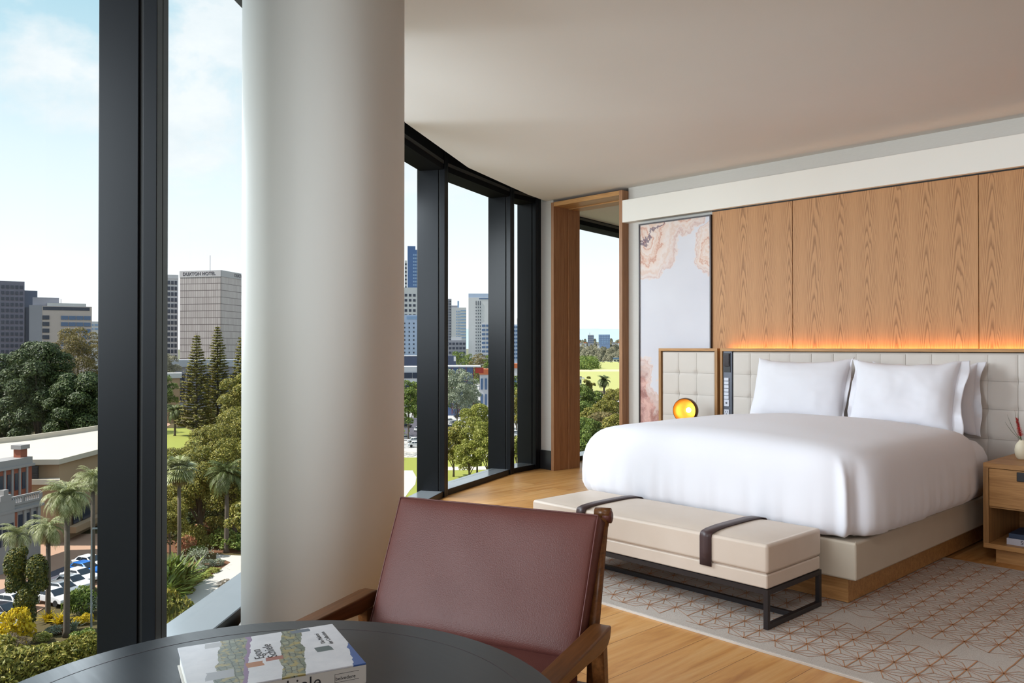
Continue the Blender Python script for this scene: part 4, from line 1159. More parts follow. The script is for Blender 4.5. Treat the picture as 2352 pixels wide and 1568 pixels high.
def patch(name, px, mat, z=.02, th=.05):
    poly = [(E(u, dist(v)).x, E(u, dist(v)).y) for u, v in px]
    return struct(B().prism(poly, GZ + z - th, GZ + z).build(name, mat))


G_EARTH = ground_mat('garden_earth', '3e3a24', '5c5034', .3); G_LAWN = ground_mat('lawn_grass', '7c8238', '8e9248', .12); G_PATH = ground_mat('pale_paving', 'b0aaa2', 'bcb6ae', .6)
G_BRICK = ground_mat('brick_paving', '9a7a66', 'ab8c78', .5); G_ASPH = ground_mat('asphalt', '4a4750', '57545c', .3); G_CONC = ground_mat('concrete_lot', 'a5a3a2', 'b4b2b0', .1); G_FAR = ground_mat('far_plain', '5a6048', '7a7866', .004)
G_MULCH = ground_mat('mulch', '5a3c2c', '70503c', 1.); G_FIELD = ground_mat('playing_field_grass', '98995c', 'a6a66a', .01); G_SAND = ground_mat('pitch_strip', 'b4a888', 'bcb294', .02)
c_ = FW * 3000
struct(B().box(-9000, 9000, -4000, 12000, GZ - 2, GZ - .3).build('ground_far', G_FAR))
patch('ground', [(-1500, 1700), (900, 1700), (900, 870), (-1500, 870)], G_EARTH, -.05, .2)
patch('lawn', [(330, 985), (425, 982), (470, 1000), (450, 1060), (330, 1080)], G_LAWN)
patch('path', [(498, 1273), (560, 1276), (640, 1282), (640, 1296), (556, 1318), (530, 1334), (510, 1347), (492, 1366), (478, 1388), (440, 1440), (400, 1530), (330, 1530), (384, 1430), (405, 1388), (423, 1365), (470, 1331), (515, 1302), (531, 1291), (520, 1286), (498, 1284)], G_PATH, .06)
patch('mulch_bed', [(415, 1372), (423, 1366), (470, 1332), (515, 1303), (532, 1291), (522, 1287), (440, 1290), (380, 1300), (372, 1372)], G_MULCH, .03)
patch('mulch_slope', [(372, 1268), (560, 1268), (560, 1230), (372, 1230)], G_MULCH, .02)
patch('path_garden', [(375, 985), (392, 975), (386, 968), (376, 968)], G_BRICK, .04)
patch('forecourt', [(-200, 1225), (240, 1225), (240, 1345), (205, 1355), (120, 1385), (60, 1420), (-10, 1455), (-250, 1475)], G_BRICK, .02)
patch('road', [(-250, 1395), (-60, 1372), (60, 1336), (150, 1300), (240, 1276), (240, 1296), (150, 1330), (110, 1348), (60, 1372), (0, 1402), (-60, 1432), (-250, 1450)], G_ASPH, .04)
patch('ground_park', [(860, 1200), (1700, 1200), (1700, 850), (860, 850)], G_CONC, -.02)
patch('road_street', [(860, 958), (1010, 958), (1010, 1003), (860, 1003)], G_ASPH, .02)
patch('road_junction', [(1018, 918), (1075, 918), (1090, 938), (1018, 938)], G_ASPH, .02)
patch('lawn_park', [(860, 1050), (1000, 1050), (1250, 1046), (1250, 1180), (860, 1180)], G_LAWN, .01)
patch('path_park', [(860, 1080), (948, 1080), (957, 1096), (954, 1112), (940, 1128), (925, 1150), (860, 1150)], G_PATH, .04)
patch('path_lawn', [(1015, 1072), (1140, 1070), (1140, 1078), (1015, 1080)], G_PATH, .04)
patch('road_park', [(860, 1030), (1260, 1026), (1260, 1048), (860, 1051)], G_PATH, .03)
patch('field', [(1240, 897), (1500, 897), (1500, 830), (1240, 830)], G_FIELD, .02)
patch('field_strip', [(1240, 853), (1500, 853), (1500, 848.5), (1240, 848.5)], G_SAND, .06)
patch('ground_grove', [(1240, 1100), (1500, 1100), (1500, 896), (1240, 896)], G_EARTH, .01)
patch('car_park', [(1255, 930), (1450, 930), (1450, 905), (1255, 905)], G_CONC, .04)
rb = B()
for u in (1200, 1330, 1460, 1600): rb.v += [tuple(E(u, 1480, GZ - .4)), tuple(E(u, 1500, GZ)), tuple(E(u, 2300, GZ + 40)), tuple(E(u, 3200, GZ + 30))]
rb.f = [(i * 4 + j, i * 4 + 4 + j, i * 4 + 5 + j, i * 4 + 1 + j) for i in range(3) for j in range(3)]
struct(rb.build('hill_suburb', G_FAR))
# hills on the horizon
t = NT('haze_tinted_hills'); m_hill = t.pbr(t.mix(t.noise(t.coord((.002, .002, .002)), 2, 5), lin('93a7b8'), lin('9fb1c0')), 1., 0, 0.)  # distance haze put into the base colour, a pale grey-blue
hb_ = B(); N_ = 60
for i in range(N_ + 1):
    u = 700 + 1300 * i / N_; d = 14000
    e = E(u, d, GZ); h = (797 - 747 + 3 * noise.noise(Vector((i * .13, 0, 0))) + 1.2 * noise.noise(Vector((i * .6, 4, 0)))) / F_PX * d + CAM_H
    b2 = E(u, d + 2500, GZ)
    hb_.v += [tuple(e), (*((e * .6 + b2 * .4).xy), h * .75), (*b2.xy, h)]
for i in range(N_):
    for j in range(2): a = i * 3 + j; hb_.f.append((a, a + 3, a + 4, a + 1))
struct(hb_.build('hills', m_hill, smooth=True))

# ---- buildings
def bmat(name, a, rough=.7, **k): return plain(name, a, rough, var=.05, scale=.3, **k)


W_DARK = bmat('window_dark', '2c3548', .2); W_BLUE = bmat('window_blue', '4a6488', .15); W_PALE = bmat('window_pale', '7f9cc0', .2)
_wm = {}


def win_mesh(w, h, mat, dp=.25):
    k = (round(w, 2), round(h, 2), mat.name)
    if k not in _wm:
        o = B().box(-w / 2, w / 2, -dp, 0.05, 0, h).build('window', mat); _wm[k] = o.data; bpy.data.objects.remove(o)
    return _wm[k]


def block(label, u0, u1, vtop, d, mat, dep=None, yaw=0, name='building', vbase=None, group=None):
    """a slab facing the viewer; local x runs along its front, y goes back"""
    w = (u1 - u0) * d / F_PX; g0 = rise(d) - .5 if d < 2400 and u0 > 1280 and d > 1500 else GZ; h = hz(vtop, d) - g0
    p = E((u0 + u1) / 2, d, g0); r = thing(name, label, 'building', p, YAW_F((u0 + u1) / 2) + R(yaw), group)
    r['w'], r['h'] = w, h
    dep = dep or w
    B().box(-w / 2, w / 2, 0, dep, 0, h).build('walls', mat, r, world=False)
    return r, w, h, dep


def YAW_F(u): return YAW - math.atan((u - 1176) / F_PX) * 1.0


def windows(r, x0, x1, cols, z0, z1, rows, mat, fw=.6, fh=.6, side=None, y=0.0, maxn=100):
    """individual windows in a grid over part of the front (or the flank)"""
    dx, dz = (x1 - x0) / cols, (z1 - z0) / rows; me = win_mesh(dx * fw, dz * fh, mat); n = 0
    for j in range(rows - 1, -1, -1):
        for i in range(cols):
            o = bpy.data.objects.new('window', me); COL.objects.link(o); o.parent = r
            a = x0 + dx * (i + .5); z = z0 + dz * (j + .5 - fh / 2)
            if side: o.location = (side, a, z); o.rotation_euler.z = R(90) if side > 0 else R(-90)
            else: o.location = (a, y, z)
            n += 1


def part(r, nm, mat, x0, x1, y0, y1, z0, z1): return B().box(x0, x1, y0, y1, z0, z1).build(nm, mat, r, world=False)


C_SLATE = bmat('slate_concrete', '6d6c7c'); C_CREAM = bmat('cream_render', 'b8aca8'); C_GREY = bmat('grey_render', '8e8e98'); C_WHITE = bmat('white_render', 'c6c6ca'); C_PALE = bmat('pale_blue_render', 'a9b8d2'); C_NAVY = bmat('navy_cladding', '3a4560', .3)
C_BLUE = bmat('blue_glass', '3f6296', .15); C_TAN = bmat('tan_render', 'a88e72'); C_ROOF = bmat('cream_roof', 'b9b0a2'); C_STONE = bmat('grey_stone', '8d8a8a'); C_BRICK = bmat('red_brick', '8a4a34'); C_ORANGE = bmat('orange_tiles', 'b8643c'); C_REDP = bmat('red_panel', 'a03428')

# pane beside the table
r, w, h, dp = block('grey tower with punched windows at the glass edge', -22, 50, 645, 350, C_SLATE, 16)
windows(r, -w / 2 + 4.6, w / 2 - .3, 5, h - 34, h - 1.2, 13, W_DARK, .62, .56)
r2 = part(r, 'glass_annex', bmat('dark_glass', '3a4a66', .15), w / 2, w / 2 + 4.9, 3, 15, 0, h - 3.6)
part(r, 'dark_slab', bmat('dark_slab_wall', '2c3446', .4), w / 2 + .3, w / 2 + 4.7, 1, 3, 0, h - 11)
r, w, h, dp = block('cream office building with open balcony floors beside the grey tower', 77, 203, 703, 320, C_CREAM, 16)
part(r, 'end_wall', C_GREY, -w / 2 - .05, -w / 2 + 4.3, -.15, 8, 0, h + .2); part(r, 'plant_room', C_GREY, -w / 2 + 1, -w / 2 + 10, 3, 12, h, h + 3.4); part(r, 'mast', C_GREY, -w / 2 + 10.6, -w / 2 + 10.8, 4, 4.2, h, h + 3)
part(r, 'penthouse', C_WHITE, -w / 2 + 6, w / 2 - 2, .3, 10, h, h + 1.2); part(r, 'roof_terrace', W_DARK, -w / 2 + 4.6, w / 2 - .8, -.1, .5, h - 1.6, h - .3)
windows(r, -w / 2 + 4.4, -w / 2 + 6.8, 1, h - 18.5, h - 3.2, 6, W_DARK, .95, .62); windows(r, -w / 2 + 10.6, w / 2 - .3, 4, h - 18.5, h - 3.2, 6, W_BLUE, .9, .6)
r, w, h, dp = block('small white building peeping out behind the cream office', 202, 230, 738, 520, C_WHITE, 10); windows(r, -w / 2, w / 2, 2, h - 6, h - 1, 2, W_PALE, .8, .4)
r, w, h, dp = block('white grid tower beside the near mullion', 300, 405, 634, 420, C_WHITE, 20)
windows(r, w / 2 - 10.2, w / 2 - .4, 6, h - 43, h - 1.6, 14, W_DARK, .74, .66); part(r, 'parapet', C_WHITE, -w / 2, w / 2, -.3, .3, h - 1, h + 1)

# hotel with a glazed grid skin
t = NT('curtain_wall'); v = t.n('TexCoord').outputs['Object']; sp = t.n('SeparateXYZ', {0: v})
br = t.n('TexBrick', {'Vector': t.n('CombineXYZ', {0: sp.outputs[0], 1: sp.outputs[2], 2: 0.}).outputs[0], 'Color1': (*lin('9d9594'), 1), 'Color2': (*lin('aaa3a2'), 1), 'Mortar': (*lin('55494a'), 1), 'Scale': 1., 'Mortar Size': .07, 'Bias': 0., 'Brick Width': 1.24, 'Row Height': 3.25}, offset=0.)
hl = t.math('LESS_THAN', t.math('FRACT', t.math('DIVIDE', sp.outputs[2], 3.25)), .06)
m_curt = t.pbr(t.mix(hl, br.outputs[0], lin('4a3f42')), .3, .1, .5)
A_, B_, C_ = E(413.5, 394), E(507, 388), E(600, 428); H_ = hz(620, 388) - GZ
ht = thing('building', 'tall beige glass hotel tower with its name along the parapet behind the pines', 'building', A_)
D_ = A_ + (C_ - B_)
B().prism([(p.x, p.y) for p in (A_, B_, C_, D_)], GZ, GZ + H_ - 3.05).build('core', m_curt, ht)
m_par = bmat('parapet_grey', 'a8a6aa'); m_let = bmat('sign_letters', '4a4650')
for P, Q in ((A_, B_), (B_, C_)):
    sx = (Q - P).normalized(); L = (Q - P).length; nrm = Vector((sx.y, -sx.x, 0))
    T = basis(sx, -nrm, P + nrm * .12); T = Matrix((sx, -nrm, Vector((0, 0, 1)))).transposed().to_4x4(); T.translation = P
    o = B().box(0, L, -.15, .0, 0, H_ - 3.05).build('facade', m_curt, None); o.matrix_world = T; o.parent = ht; o.matrix_parent_inverse = Matrix.Translation(-A_)
    o = B().box(-.1, L + .1, -.35, .4, H_ - 3.05, H_).build('parapet', m_par, None); o.matrix_world = T; o.parent = ht; o.matrix_parent_inverse = Matrix.Translation(-A_)
    mid = P + sx * (L * .475 if P is A_ else L * .52) + Vector((0, 0, H_ - 1.5)) + nrm * .4
    s_ = text_mesh('sign', 'DUXTON HOTEL', 2.2, m_let, ht, basis(sx, (0, 0, 1), mid), .05, sx=1.02, bold=.02)
B().tube([A_ + (C_ - A_) * .35 + Vector((0, 0, H_)), A_ + (C_ - A_) * .35 + Vector((0, 0, H_ + 9))], .12, 5).build('aerial', C_GREY, ht)
r, w, h, dp = block('low pavilion with a pale ribbed roof at the hotel foot', 394, 560, 842, 330, C_GREY, 14); part(r, 'roof', bmat('ribbed_roof', 'a9adb8'), -w / 2 - .5, w / 2 + .5, -1, 13, h, h + 2.8); windows(r, -w / 2, w / 2, 9, 1, h - .5, 1, W_DARK, .7, .7)
r, w, h, dp = block('low white-roofed pavilion between the trees left of the pines', 376, 412, 868, 270, C_TAN, 8); part(r, 'roof', C_WHITE, -w / 2 - .6, w / 2 + .6, -.6, 8, h, h + 1.6)

# flat-roofed hall
ha = thing('building', 'long tan hall with a flat cream roof and dark louvres behind the palms', 'building', E(136, 104))
Ht = 10.9
P = [E(136, 104), E(-60, 103), E(-60, 116), E(60, 122), E(168, 131), E(240, 139), E(260, 120)]
B().prism([(p.x, p.y) for p in P], GZ, GZ + Ht - .65).build('walls', C_TAN, ha)
Pr = [E(137, 103), E(-60, 102), E(-60, 117), E(60, 123.5), (E(168, 133)), E(240, 141), E(272, 119)]
B().prism([(p.x, p.y) for p in Pr], GZ + Ht - .65, GZ + Ht).build('roof', C_ROOF, ha)
for a, b_ in ((2, 3), (3, 4), (4, 5)):
    x, y = Pr[a], Pr[b_]; sx = (y - x).normalized(); nn = Vector((-sx.y, sx.x, 0)) * .35
    B().prism([(q.x, q.y) for q in (x, y, y + nn, x + nn)], GZ + Ht, GZ + Ht + .75).build('parapet', C_ROOF, ha)
for (u0, u1, d0, z0, z1) in ((39, 90, 102.9, 8.5, 10.1),):
    a, b_ = E(u0, d0), E(u1, d0); sx = (b_ - a).normalized(); nn = Vector((sx.y, -sx.x, 0)) * .25; lo = B()
    lo.prism([(q.x, q.y) for q in (a, b_, b_ + nn * .4, a + nn * .4)], GZ + z0, GZ + z1)
    for k in range(12): z = z0 + .1 + k * (z1 - z0 - .2) / 12; lo.prism([(q.x, q.y) for q in (a, b_, b_ + nn, a + nn)], GZ + z, GZ + z + .07)
    lo.build('louvre', bmat('louvre_dark', '2c2a2e', .5), ha)
a, b_ = E(40, 102.5), E(139, 102.5); B().prism([(q.x, q.y) for q in (a, b_, E(139, 104), E(40, 104))], GZ + 7.8, GZ + 8.45).build('ledge', C_ROOF, ha)
a, b_ = E(140, 103.9), E(262, 119.2); sx = (b_ - a).normalized(); nn = Vector((sx.y, -sx.x, 0))
for s0, s1, z0, z1, nm, mt_ in ((.22, .34, 1.9, 3.6, 'window', W_DARK), (.38, .52, 1.9, 3.7, 'window', W_DARK), (.12, .9, 1.0, 1.8, 'balcony', C_TAN)):
    p, q = a.lerp(b_, s0), a.lerp(b_, s1); e = 1.1 if nm == 'balcony' else .12
    B().prism([(k.x, k.y) for k in (p, q, q + nn * e, p + nn * e)], GZ + z0, GZ + z1).build(nm, mt_, ha)

# heritage brick building: tall wing, gabled bay, balustraded wing
he = thing('building', 'ornate brick and stone building with balustrades at the glass edge', 'building', E(60, 97))
def hb(nm, mt_, pts, z0, z1): return B().prism([(q.x, q.y) for q in pts], GZ + z0, GZ + z1).build(nm, mt_, he)
fx = (E(95, 96) - E(-40, 88)); fx = fx.normalized(); fn = Vector((fx.y, -fx.x, 0)); O = E(-40, 88)
def fp(s, n): return O + fx * s + fn * n
def fb(nm, mt_, s0, s1, n0, n1, z0, z1): return hb(nm, mt_, [fp(s0, n0), fp(s1, n0), fp(s1, n1), fp(s0, n1)], z0, z1)
LEN = (E(95, 96) - E(-40, 88)).length
fb('walls', C_STONE, 0, LEN, -7, 0, 0, 7.2); fb('cornice', C_STONE, -.2, LEN + .2, -.3, .35, 6.5, 6.8); fb('flat_roof', C_WHITE, .3, LEN - .3, -6.8, -.4, 7.2, 7.3)
fb('balustrade', C_STONE, 0, LEN, -.15, .1, 7.2, 7.45); fb('balustrade', C_STONE, 0, LEN, -.15, .1, 8.0, 8.2)
k = 0; s = .2
while s < LEN:
    fb('baluster', C_STONE, s, s + (.5 if k % 8 == 0 else .09), -.1, .06, 7.45, 8.0); s += .32; k += 1
for s in np.arange(LEN * .60, LEN - .5, 1.0): fb('window', W_DARK, s, s + .55, -.1, .06, 3.2, 6.0); fb('pilaster', C_STONE, s + .62, s + .95, -.1, .22, 2.6, 6.5)
fb('brick_pier', C_BRICK, LEN * .50, LEN * .565, -.1, .14, .5, 6.4)
fb('gabled_bay', C_STONE, LEN * .12, LEN * .50, -1, .3, 0, 7.9); fb('gable', C_STONE, LEN * .26, LEN * .44, -.2, .32, 7.9, 8.6); fb('gable_top', C_STONE, LEN * .31, LEN * .39, -.2, .32, 8.6, 9.2)
for s in (.2, .3, .4): fb('window', W_DARK, LEN * s, LEN * s + .6, .2, .36, 3.0, 5.4)
fb('upper_wing', C_BRICK, 0, 11.2, -6.3, -4, 7.3, 10.6); fb('upper_cornice', C_STONE, -.2, 11.4, -6.5, -3.7, 10.6, 10.9); fb('upper_parapet', C_STONE, 0, 11.2, -6.3, -3.9, 10.9, 11.7)
for s in (6.4, 7.5, 8.6, 9.7): fb('window', W_DARK, s, s + .45, -4.1, -3.93, 8.0, 10.0); fb('pilaster', C_STONE, s + .55, s + .8, -4.1, -3.85, 7.3, 10.6)
fb('chimney', C_BRICK, 9.9, 10.9, -5.4, -4.4, 11.7, 12.7); fb('chimney_cap', C_STONE, 9.7, 11.1, -5.6, -4.2, 12.7, 13.2); fb('roof_vent', C_WHITE, LEN * .68, LEN * .70, -3.2, -3.0, 7.3, 8.6)

# panes beyond the column
r, w, h, dp = block('tall blue glass tower beside the column', 936, 960, 573, 900, C_BLUE, 14); windows(r, 0, w / 2, 3, h - 92, h - 4, 24, W_PALE, .8, .5); part(r, 'sloped_crown', C_BLUE, -w / 2, w / 4, .5, 6, h, h + 4); part(r, 'balcony_frame', C_WHITE, -w / 2 - 3, -w / 2 - .6, 0, 3, 0, h - 12)
windows(r, -w / 2 - 3.1, -w / 2 - .5, 1, h - 90, h - 14, 18, W_DARK, .8, .4)
r, w, h, dp = block('brick-brown sliver tower beside the blue tower', 959, 966, 584, 930, bmat('brown_tower', '6a5560'), 10); windows(r, -w / 2, w / 2, 1, h - 60, h - 3, 16, W_DARK, .7, .4)
r, w, h, dp = block('white apartment block with dark square windows below the blue tower', 918, 966, 660, 780, C_WHITE, 14); windows(r, -w / 2, w / 2, 5, h - 34, h - 5, 6, W_DARK, .6, .5)
r, w, h, dp = block('pale blue apartment block in front of the white block', 914, 966, 723, 640, C_PALE, 14); windows(r, -w / 2, w / 2, 5, h - 31, h - 5, 8, W_DARK, .28, .4); part(r, 'roof_glazing', W_PALE, -2, w / 2, -.2, .5, h - 3.5, h - 1)
r, w, h, dp = block('navy flat-roofed block at the feet of the pale blue apartments', 905, 970, 818, 520, C_NAVY, 18); part(r, 'roof_edge', C_WHITE, -w / 2 - .3, w / 2 + .3, -.3, 18, h, h + .5)
r, w, h, dp = block('white banded car-park building behind the street trees', 905, 968, 842, 330, C_WHITE, 16); windows(r, -w / 2, w / 2, 3, 1, h - 1, 3, W_DARK, .95, .45)
r, w, h, dp = block('slim grey lattice tower beside the mullion', 1019, 1037, 686, 720, C_GREY, 10); windows(r, -w / 2, w / 2, 3, h - 42, h - 1, 17, W_DARK, .55, .5)
r, w, h, dp = block('stepped pale tower behind the lattice tower', 1036, 1058, 706, 980, C_WHITE, 12); windows(r, 0, w / 2, 3, h - 40, h - 3, 11, W_PALE, .6, .45); part(r, 'upper_block', C_GREY, -w / 2, w / 6, 2, 9, h, h + 2.5); part(r, 'tank', W_PALE, w / 6, w / 3, 2, 6, h, h + 8)
r, w, h, dp = block('pale ribbed tower next to the stepped tower', 1057, 1071, 706, 1050, C_WHITE, 12); windows(r, -w / 2, w / 2, 1, h - 60, h - 2, 15, W_PALE, .9, .35)
r, w, h, dp = block('tall white tower with three columns of small windows', 1076, 1132, 683, 620, C_WHITE, 12); windows(r, -w / 2 + 5, -w / 2 + 9.8, 3, h - 44, h - 6.3, 16, W_DARK, .32, .5); windows(r, -w / 2 + 5, -w / 2 + 9.8, 3, h - 6, h - 2.5, 1, W_DARK, .3, .95)
part(r, 'roof_crown', C_PALE, -w / 2, w / 2, .2, 8, h, h + 3); part(r, 'glass_edge', C_BLUE, w / 2 - 2.6, w / 2, -.2, 6, 8, h - 3); part(r, 'crown_glazing', W_BLUE, -w / 2 + 8, w / 2 - 3, -.1, .3, h - 1.4, h - .4)
r, w, h, dp = block('white balcony apartment block in front of the tall white tower', 1106, 1135, 741, 540, C_WHITE, 10); windows(r, -w / 2, w / 2, 3, h - 26, h - .5, 9, W_BLUE, .82, .5)
r, w, h, dp = block('low grey balcony apartments beside the lattice tower', 1030, 1070, 781, 600, C_GREY, 10); windows(r, -w / 2, w / 2, 5, h - 14, h - 1, 4, W_DARK, .7, .5); part(r, 'roof_pavilion', C_WHITE, -w / 2 + 2, w / 4, 1, 7, h, h + 2.4)
r, w, h, dp = block('navy boxy building with a white sign panel beside the mullion', 1010, 1047, 817, 470, C_NAVY, 12); part(r, 'panel', C_WHITE, w / 2 - 1.2, w / 2, -.2, .2, h - 3, h - .4)
r, w, h, dp = block('blue glass box building with red fins behind the street trees', 1015, 1088, 843, 300, bmat('smoky_blue_glass', '50648c', .12), 14); part(r, 'roof_slab', C_WHITE, -w / 2, w / 2 + 2.6, -1, 14, h, h + .45)
for k in range(4): part(r, 'fin', C_REDP, w / 2 - .2 - k * 2.6, w / 2 - .06 - k * 2.6, -.25, .1, .5, h)
for k in range(3): part(r, 'spandrel', C_REDP, -w / 2, w / 2, -.2, .1, h - 2.6 - k * 2.4, h - 2.48 - k * 2.4)
part(r, 'red_box', C_REDP, w / 2 + .6, w / 2 + 3.6, -.8, 3, h - 2.2, h - .2)
r, w, h, dp = block('low house with an orange tiled roof beside the glass box building', 1102, 1140, 860, 330, C_WHITE, 10); part(r, 'roof', C_ORANGE, -w / 2 - .3, w / 2 + .3, -.4, 10, h, h + 2.2); windows(r, -w / 2, w / 2, 4, .6, h - .6, 2, W_BLUE, .5, .7)
r, w, h, dp = block('white balcony tower in the narrow pane beside the mullion', 1170, 1189, 745, 560, C_PALE, 10); windows(r, 0, w / 2, 2, h - 24, h - .5, 9, W_BLUE, .8, .45)
r, w, h, dp = block('pale tower behind the narrow pane buildings', 1187, 1218, 731, 880, C_WHITE, 12); windows(r, -w / 2, w / 2, 1, h - 40, h - 2, 14, W_PALE, .12, .4)
r, w, h, dp = block('grey apartment block in the narrow pane above the orange roof', 1193, 1222, 781, 520, C_GREY, 10); windows(r, -w / 2, w / 2, 4, h - 14, h - .6, 6, W_DARK, .5, .55)
r, w, h, dp = block('house with an orange roof above the trees in the narrow pane', 1178, 1222, 845, 300, C_WHITE, 9); part(r, 'roof', C_ORANGE, -w / 2 - .3, w / 2 + .3, -.4, 9, h, h + 1.6); windows(r, -w / 2, w / 2, 4, .6, h - .4, 1, W_BLUE, .5, .6)
# far suburb through the portal
r, w, h, dp = block('slim far apartment tower with an aerial below the hills', 1350, 1364, 769, 2000, C_GREY, 20); windows(r, -w / 2, w / 2, 4, h - 20, h - 1, 4, W_BLUE, .6, .6); part(r, 'aerial', C_GREY, -3, -2, 3, 4, h, h + 6)
r, w, h, dp = block('broad far office slab below the hills', 1375, 1401, 768, 1900, bmat('far_blue_glass', '6f86ac', .2), 16); windows(r, -w / 2, w / 2, 7, h - 22, h - 1, 5, W_PALE, .55, .6)
r, w, h, dp = block('white pavilion with an orange roof beside the playing field', 1315, 1336, 867, 540, C_WHITE, 8); part(r, 'roof', C_ORANGE, -w / 2, w / 4, -.4, 8, h, h + 1.8); windows(r, -w / 2, w / 2, 4, .5, h - .5, 1, W_DARK, .6, .6)
r, w, h, dp = block('blue-roofed shed at the far side of the playing field', 1408, 1432, 825, 1400, C_WHITE, 12); part(r, 'roof', W_BLUE, -w / 2, w / 2, -1, 12, h, h + 3); windows(r, -w / 2, w / 2, 3, .5, h - .5, 1, W_DARK, .6, .6)
hx_ = [('pale roofed suburb house below the hills', u, v, d, w_) for u, v, d, w_ in ((1326, 787, 1950, 7), (1333, 789, 2100, 6), (1341, 788, 1900, 6), (1366, 789, 2050, 6), (1405, 788, 1950, 7), (1412, 790, 2100, 6), (1419, 787, 2000, 7), (1372, 791, 1750, 5))]
for lab, u, v, d, w_ in hx_:
    r, w, h, dp = block(lab, u, u + w_, v, d, C_WHITE, 8, group='suburb houses below the hills'); part(r, 'roof', C_ORANGE if u % 3 == 0 else C_GREY, -w / 2, w / 2, -.5, 8, h, h + 2.5)


# ---- cars
def paint(name, c, metal=.2): return plain(name, c, .25, metal, var=.02)


P_WHITE = paint('car_white', 'd2d2d4', 0); P_BLUE = paint('car_blue', '1c6ac0'); P_BLACK = paint('car_black', '2a2a34'); P_SILVER = paint('car_silver', 'a2a5aa', .5); P_RED = paint('car_red', 'b0262a'); M_CGLASS = plain('car_glass', '20262e', .1); M_TYRE = plain('tyre', '1b1b1c', .8)
hull = [(-2.15, .35), (-2.2, .62), (-2.1, .86), (-1.5, .93), (1.0, .93), (1.75, .84), (2.12, .70), (2.2, .45), (2.1, .32)]
gl = [(-1.75, .92), (-1.15, 1.36), (.15, 1.40), (1.05, .92)]
def side_solid(prof, w0, w1, zt):
    b = B(); n = len(prof); zm = min(z for _, z in prof)
    for sg in (-1, 1):
        for x, z in prof: b.v.append((x, sg * (w0 + (w1 - w0) * (z - zm) / max(.01, zt - zm)), z))
    b.f = [tuple(range(n)), tuple(range(2 * n - 1, n - 1, -1))] + [(i, i + n, (i + 1) % n + n, (i + 1) % n) for i in range(n)]
    return b
car0 = None
def car(label, u, v, ang, pm, group=None, d=None):
    """ang: heading seen from above, 0 = facing across to the right"""
    global car0
    if car0 is None:
        car0 = bpy.data.objects.new('car', None); COL.objects.link(car0)
        side_solid(hull, .86, .84, .93).build('body', P_WHITE, car0, bevel=.06, seg=2, world=False); side_solid(gl, .80, .62, 1.4).build('cabin', P_WHITE, car0, bevel=.04, world=False)
        wb = B()
        for sg in (-1, 1):
            for x0, x1 in ((-1.35, -.62), (-.54, .62)): wb.add([(x0, sg * .80, .98), (x1, sg * .80, .98), (min(x1 - .05, .28) if x1 > 0 else x1, sg * .66, 1.30), (x0 + (.3 if x0 < -1 else 0), sg * .66, 1.30)], [(0, 1, 2, 3)])
        wb.add([(1.03, -.70, .965), (1.03, .70, .965), (.26, .58, 1.36), (.26, -.58, 1.36)], [(0, 1, 2, 3)]); wb.add([(-1.72, -.68, .965), (-1.72, .68, .965), (-1.21, .58, 1.34), (-1.21, -.58, 1.34)], [(0, 1, 2, 3)])
        o = wb.build('windows', M_CGLASS, car0, world=False); o.modifiers.new('thick', 'SOLIDIFY').thickness = .05; o.modifiers['thick'].offset = 0
        for x in (-1.35, 1.38):
            for y in (-.80, .80):
                b = B().lathe([(.1, -.1), (.31, -.1), (.33, -.06), (.33, .06), (.31, .1), (.1, .1)], 16); b.v = [(p[0] + x, p[2] + y, p[1] + .33) for p in b.v]; b.build('wheel', M_TYRE, car0, world=False)
        c = car0
    else: c = copy_tree(car0)
    c.location = E(u, d or dist(v), GZ + .06); c.rotation_euler.z = YAW + R(ang); tag(c, label, 'car', group)
    if 'group' in c.keys() and not group: del c['group']
    for ch in c.children:
        if ch.name.split('.')[0] in ('body', 'cabin'): ch.material_slots[0].link = 'OBJECT'; ch.material_slots[0].material = pm
    return c


car('white car partly hidden by the mullion, farthest of the parked row', 209, 1304, -25, P_WHITE); car('bright blue car in the parked row under the palms', 199, 1319, -25, P_BLUE); car('white hatchback parked next to the blue car', 186, 1335, -25, P_WHITE)
car('white car parked behind the tallest palm trunk', 168, 1351, -25, P_WHITE); car('silver car between the two palm trunks', 146, 1367, -25, P_SILVER); car('white car parked behind the shorter palm trunk', 126, 1384, -25, P_WHITE)
car('black sedan driving past at the glass edge', 12, 1420, -18, P_BLACK); car('white car beyond the black sedan, beside the ivy-smothered tree', 36, 1395, -18, P_WHITE); car('grey car cut by the glass edge in front of the black sedan', -8, 1446, -18, P_SILVER)
car('silver car in the lot beside the column', 932, 1011, 10, P_SILVER); car('white car entering the lot beside the mullion', 955, 1017, 10, P_WHITE); car('white car lowest in the lot beside the mullion', 957, 1026, 10, P_WHITE); car('white van-like car at the street edge by the mullion', 962, 990, 80, P_WHITE); car('dark car in the street shade beside the column', 930, 982, 20, P_BLACK)
car('red car at the road junction in front of the glass building', 1040, 938, 70, P_RED); car('silver car at the road junction', 1053, 933, 20, P_SILVER); car('white car waiting below the red car', 1050, 942, 10, P_WHITE); car('dark car crossing the pale road', 1057, 960, 20, P_BLACK); car('dark red car half hidden by the magnolia-like tree', 1074, 933, 60, P_RED)
for k, (u, v) in enumerate(((1034, 970), (1046, 976), (1060, 978), (1042, 984), (1070, 970), (1030, 986))): car(('white car ', 'silver car ', 'dark car ')[k % 3] + 'in the parking rows behind the lawn trees', u, v, 15, (P_WHITE, P_SILVER, P_BLACK)[k % 3], 'parked cars behind the lawn trees')
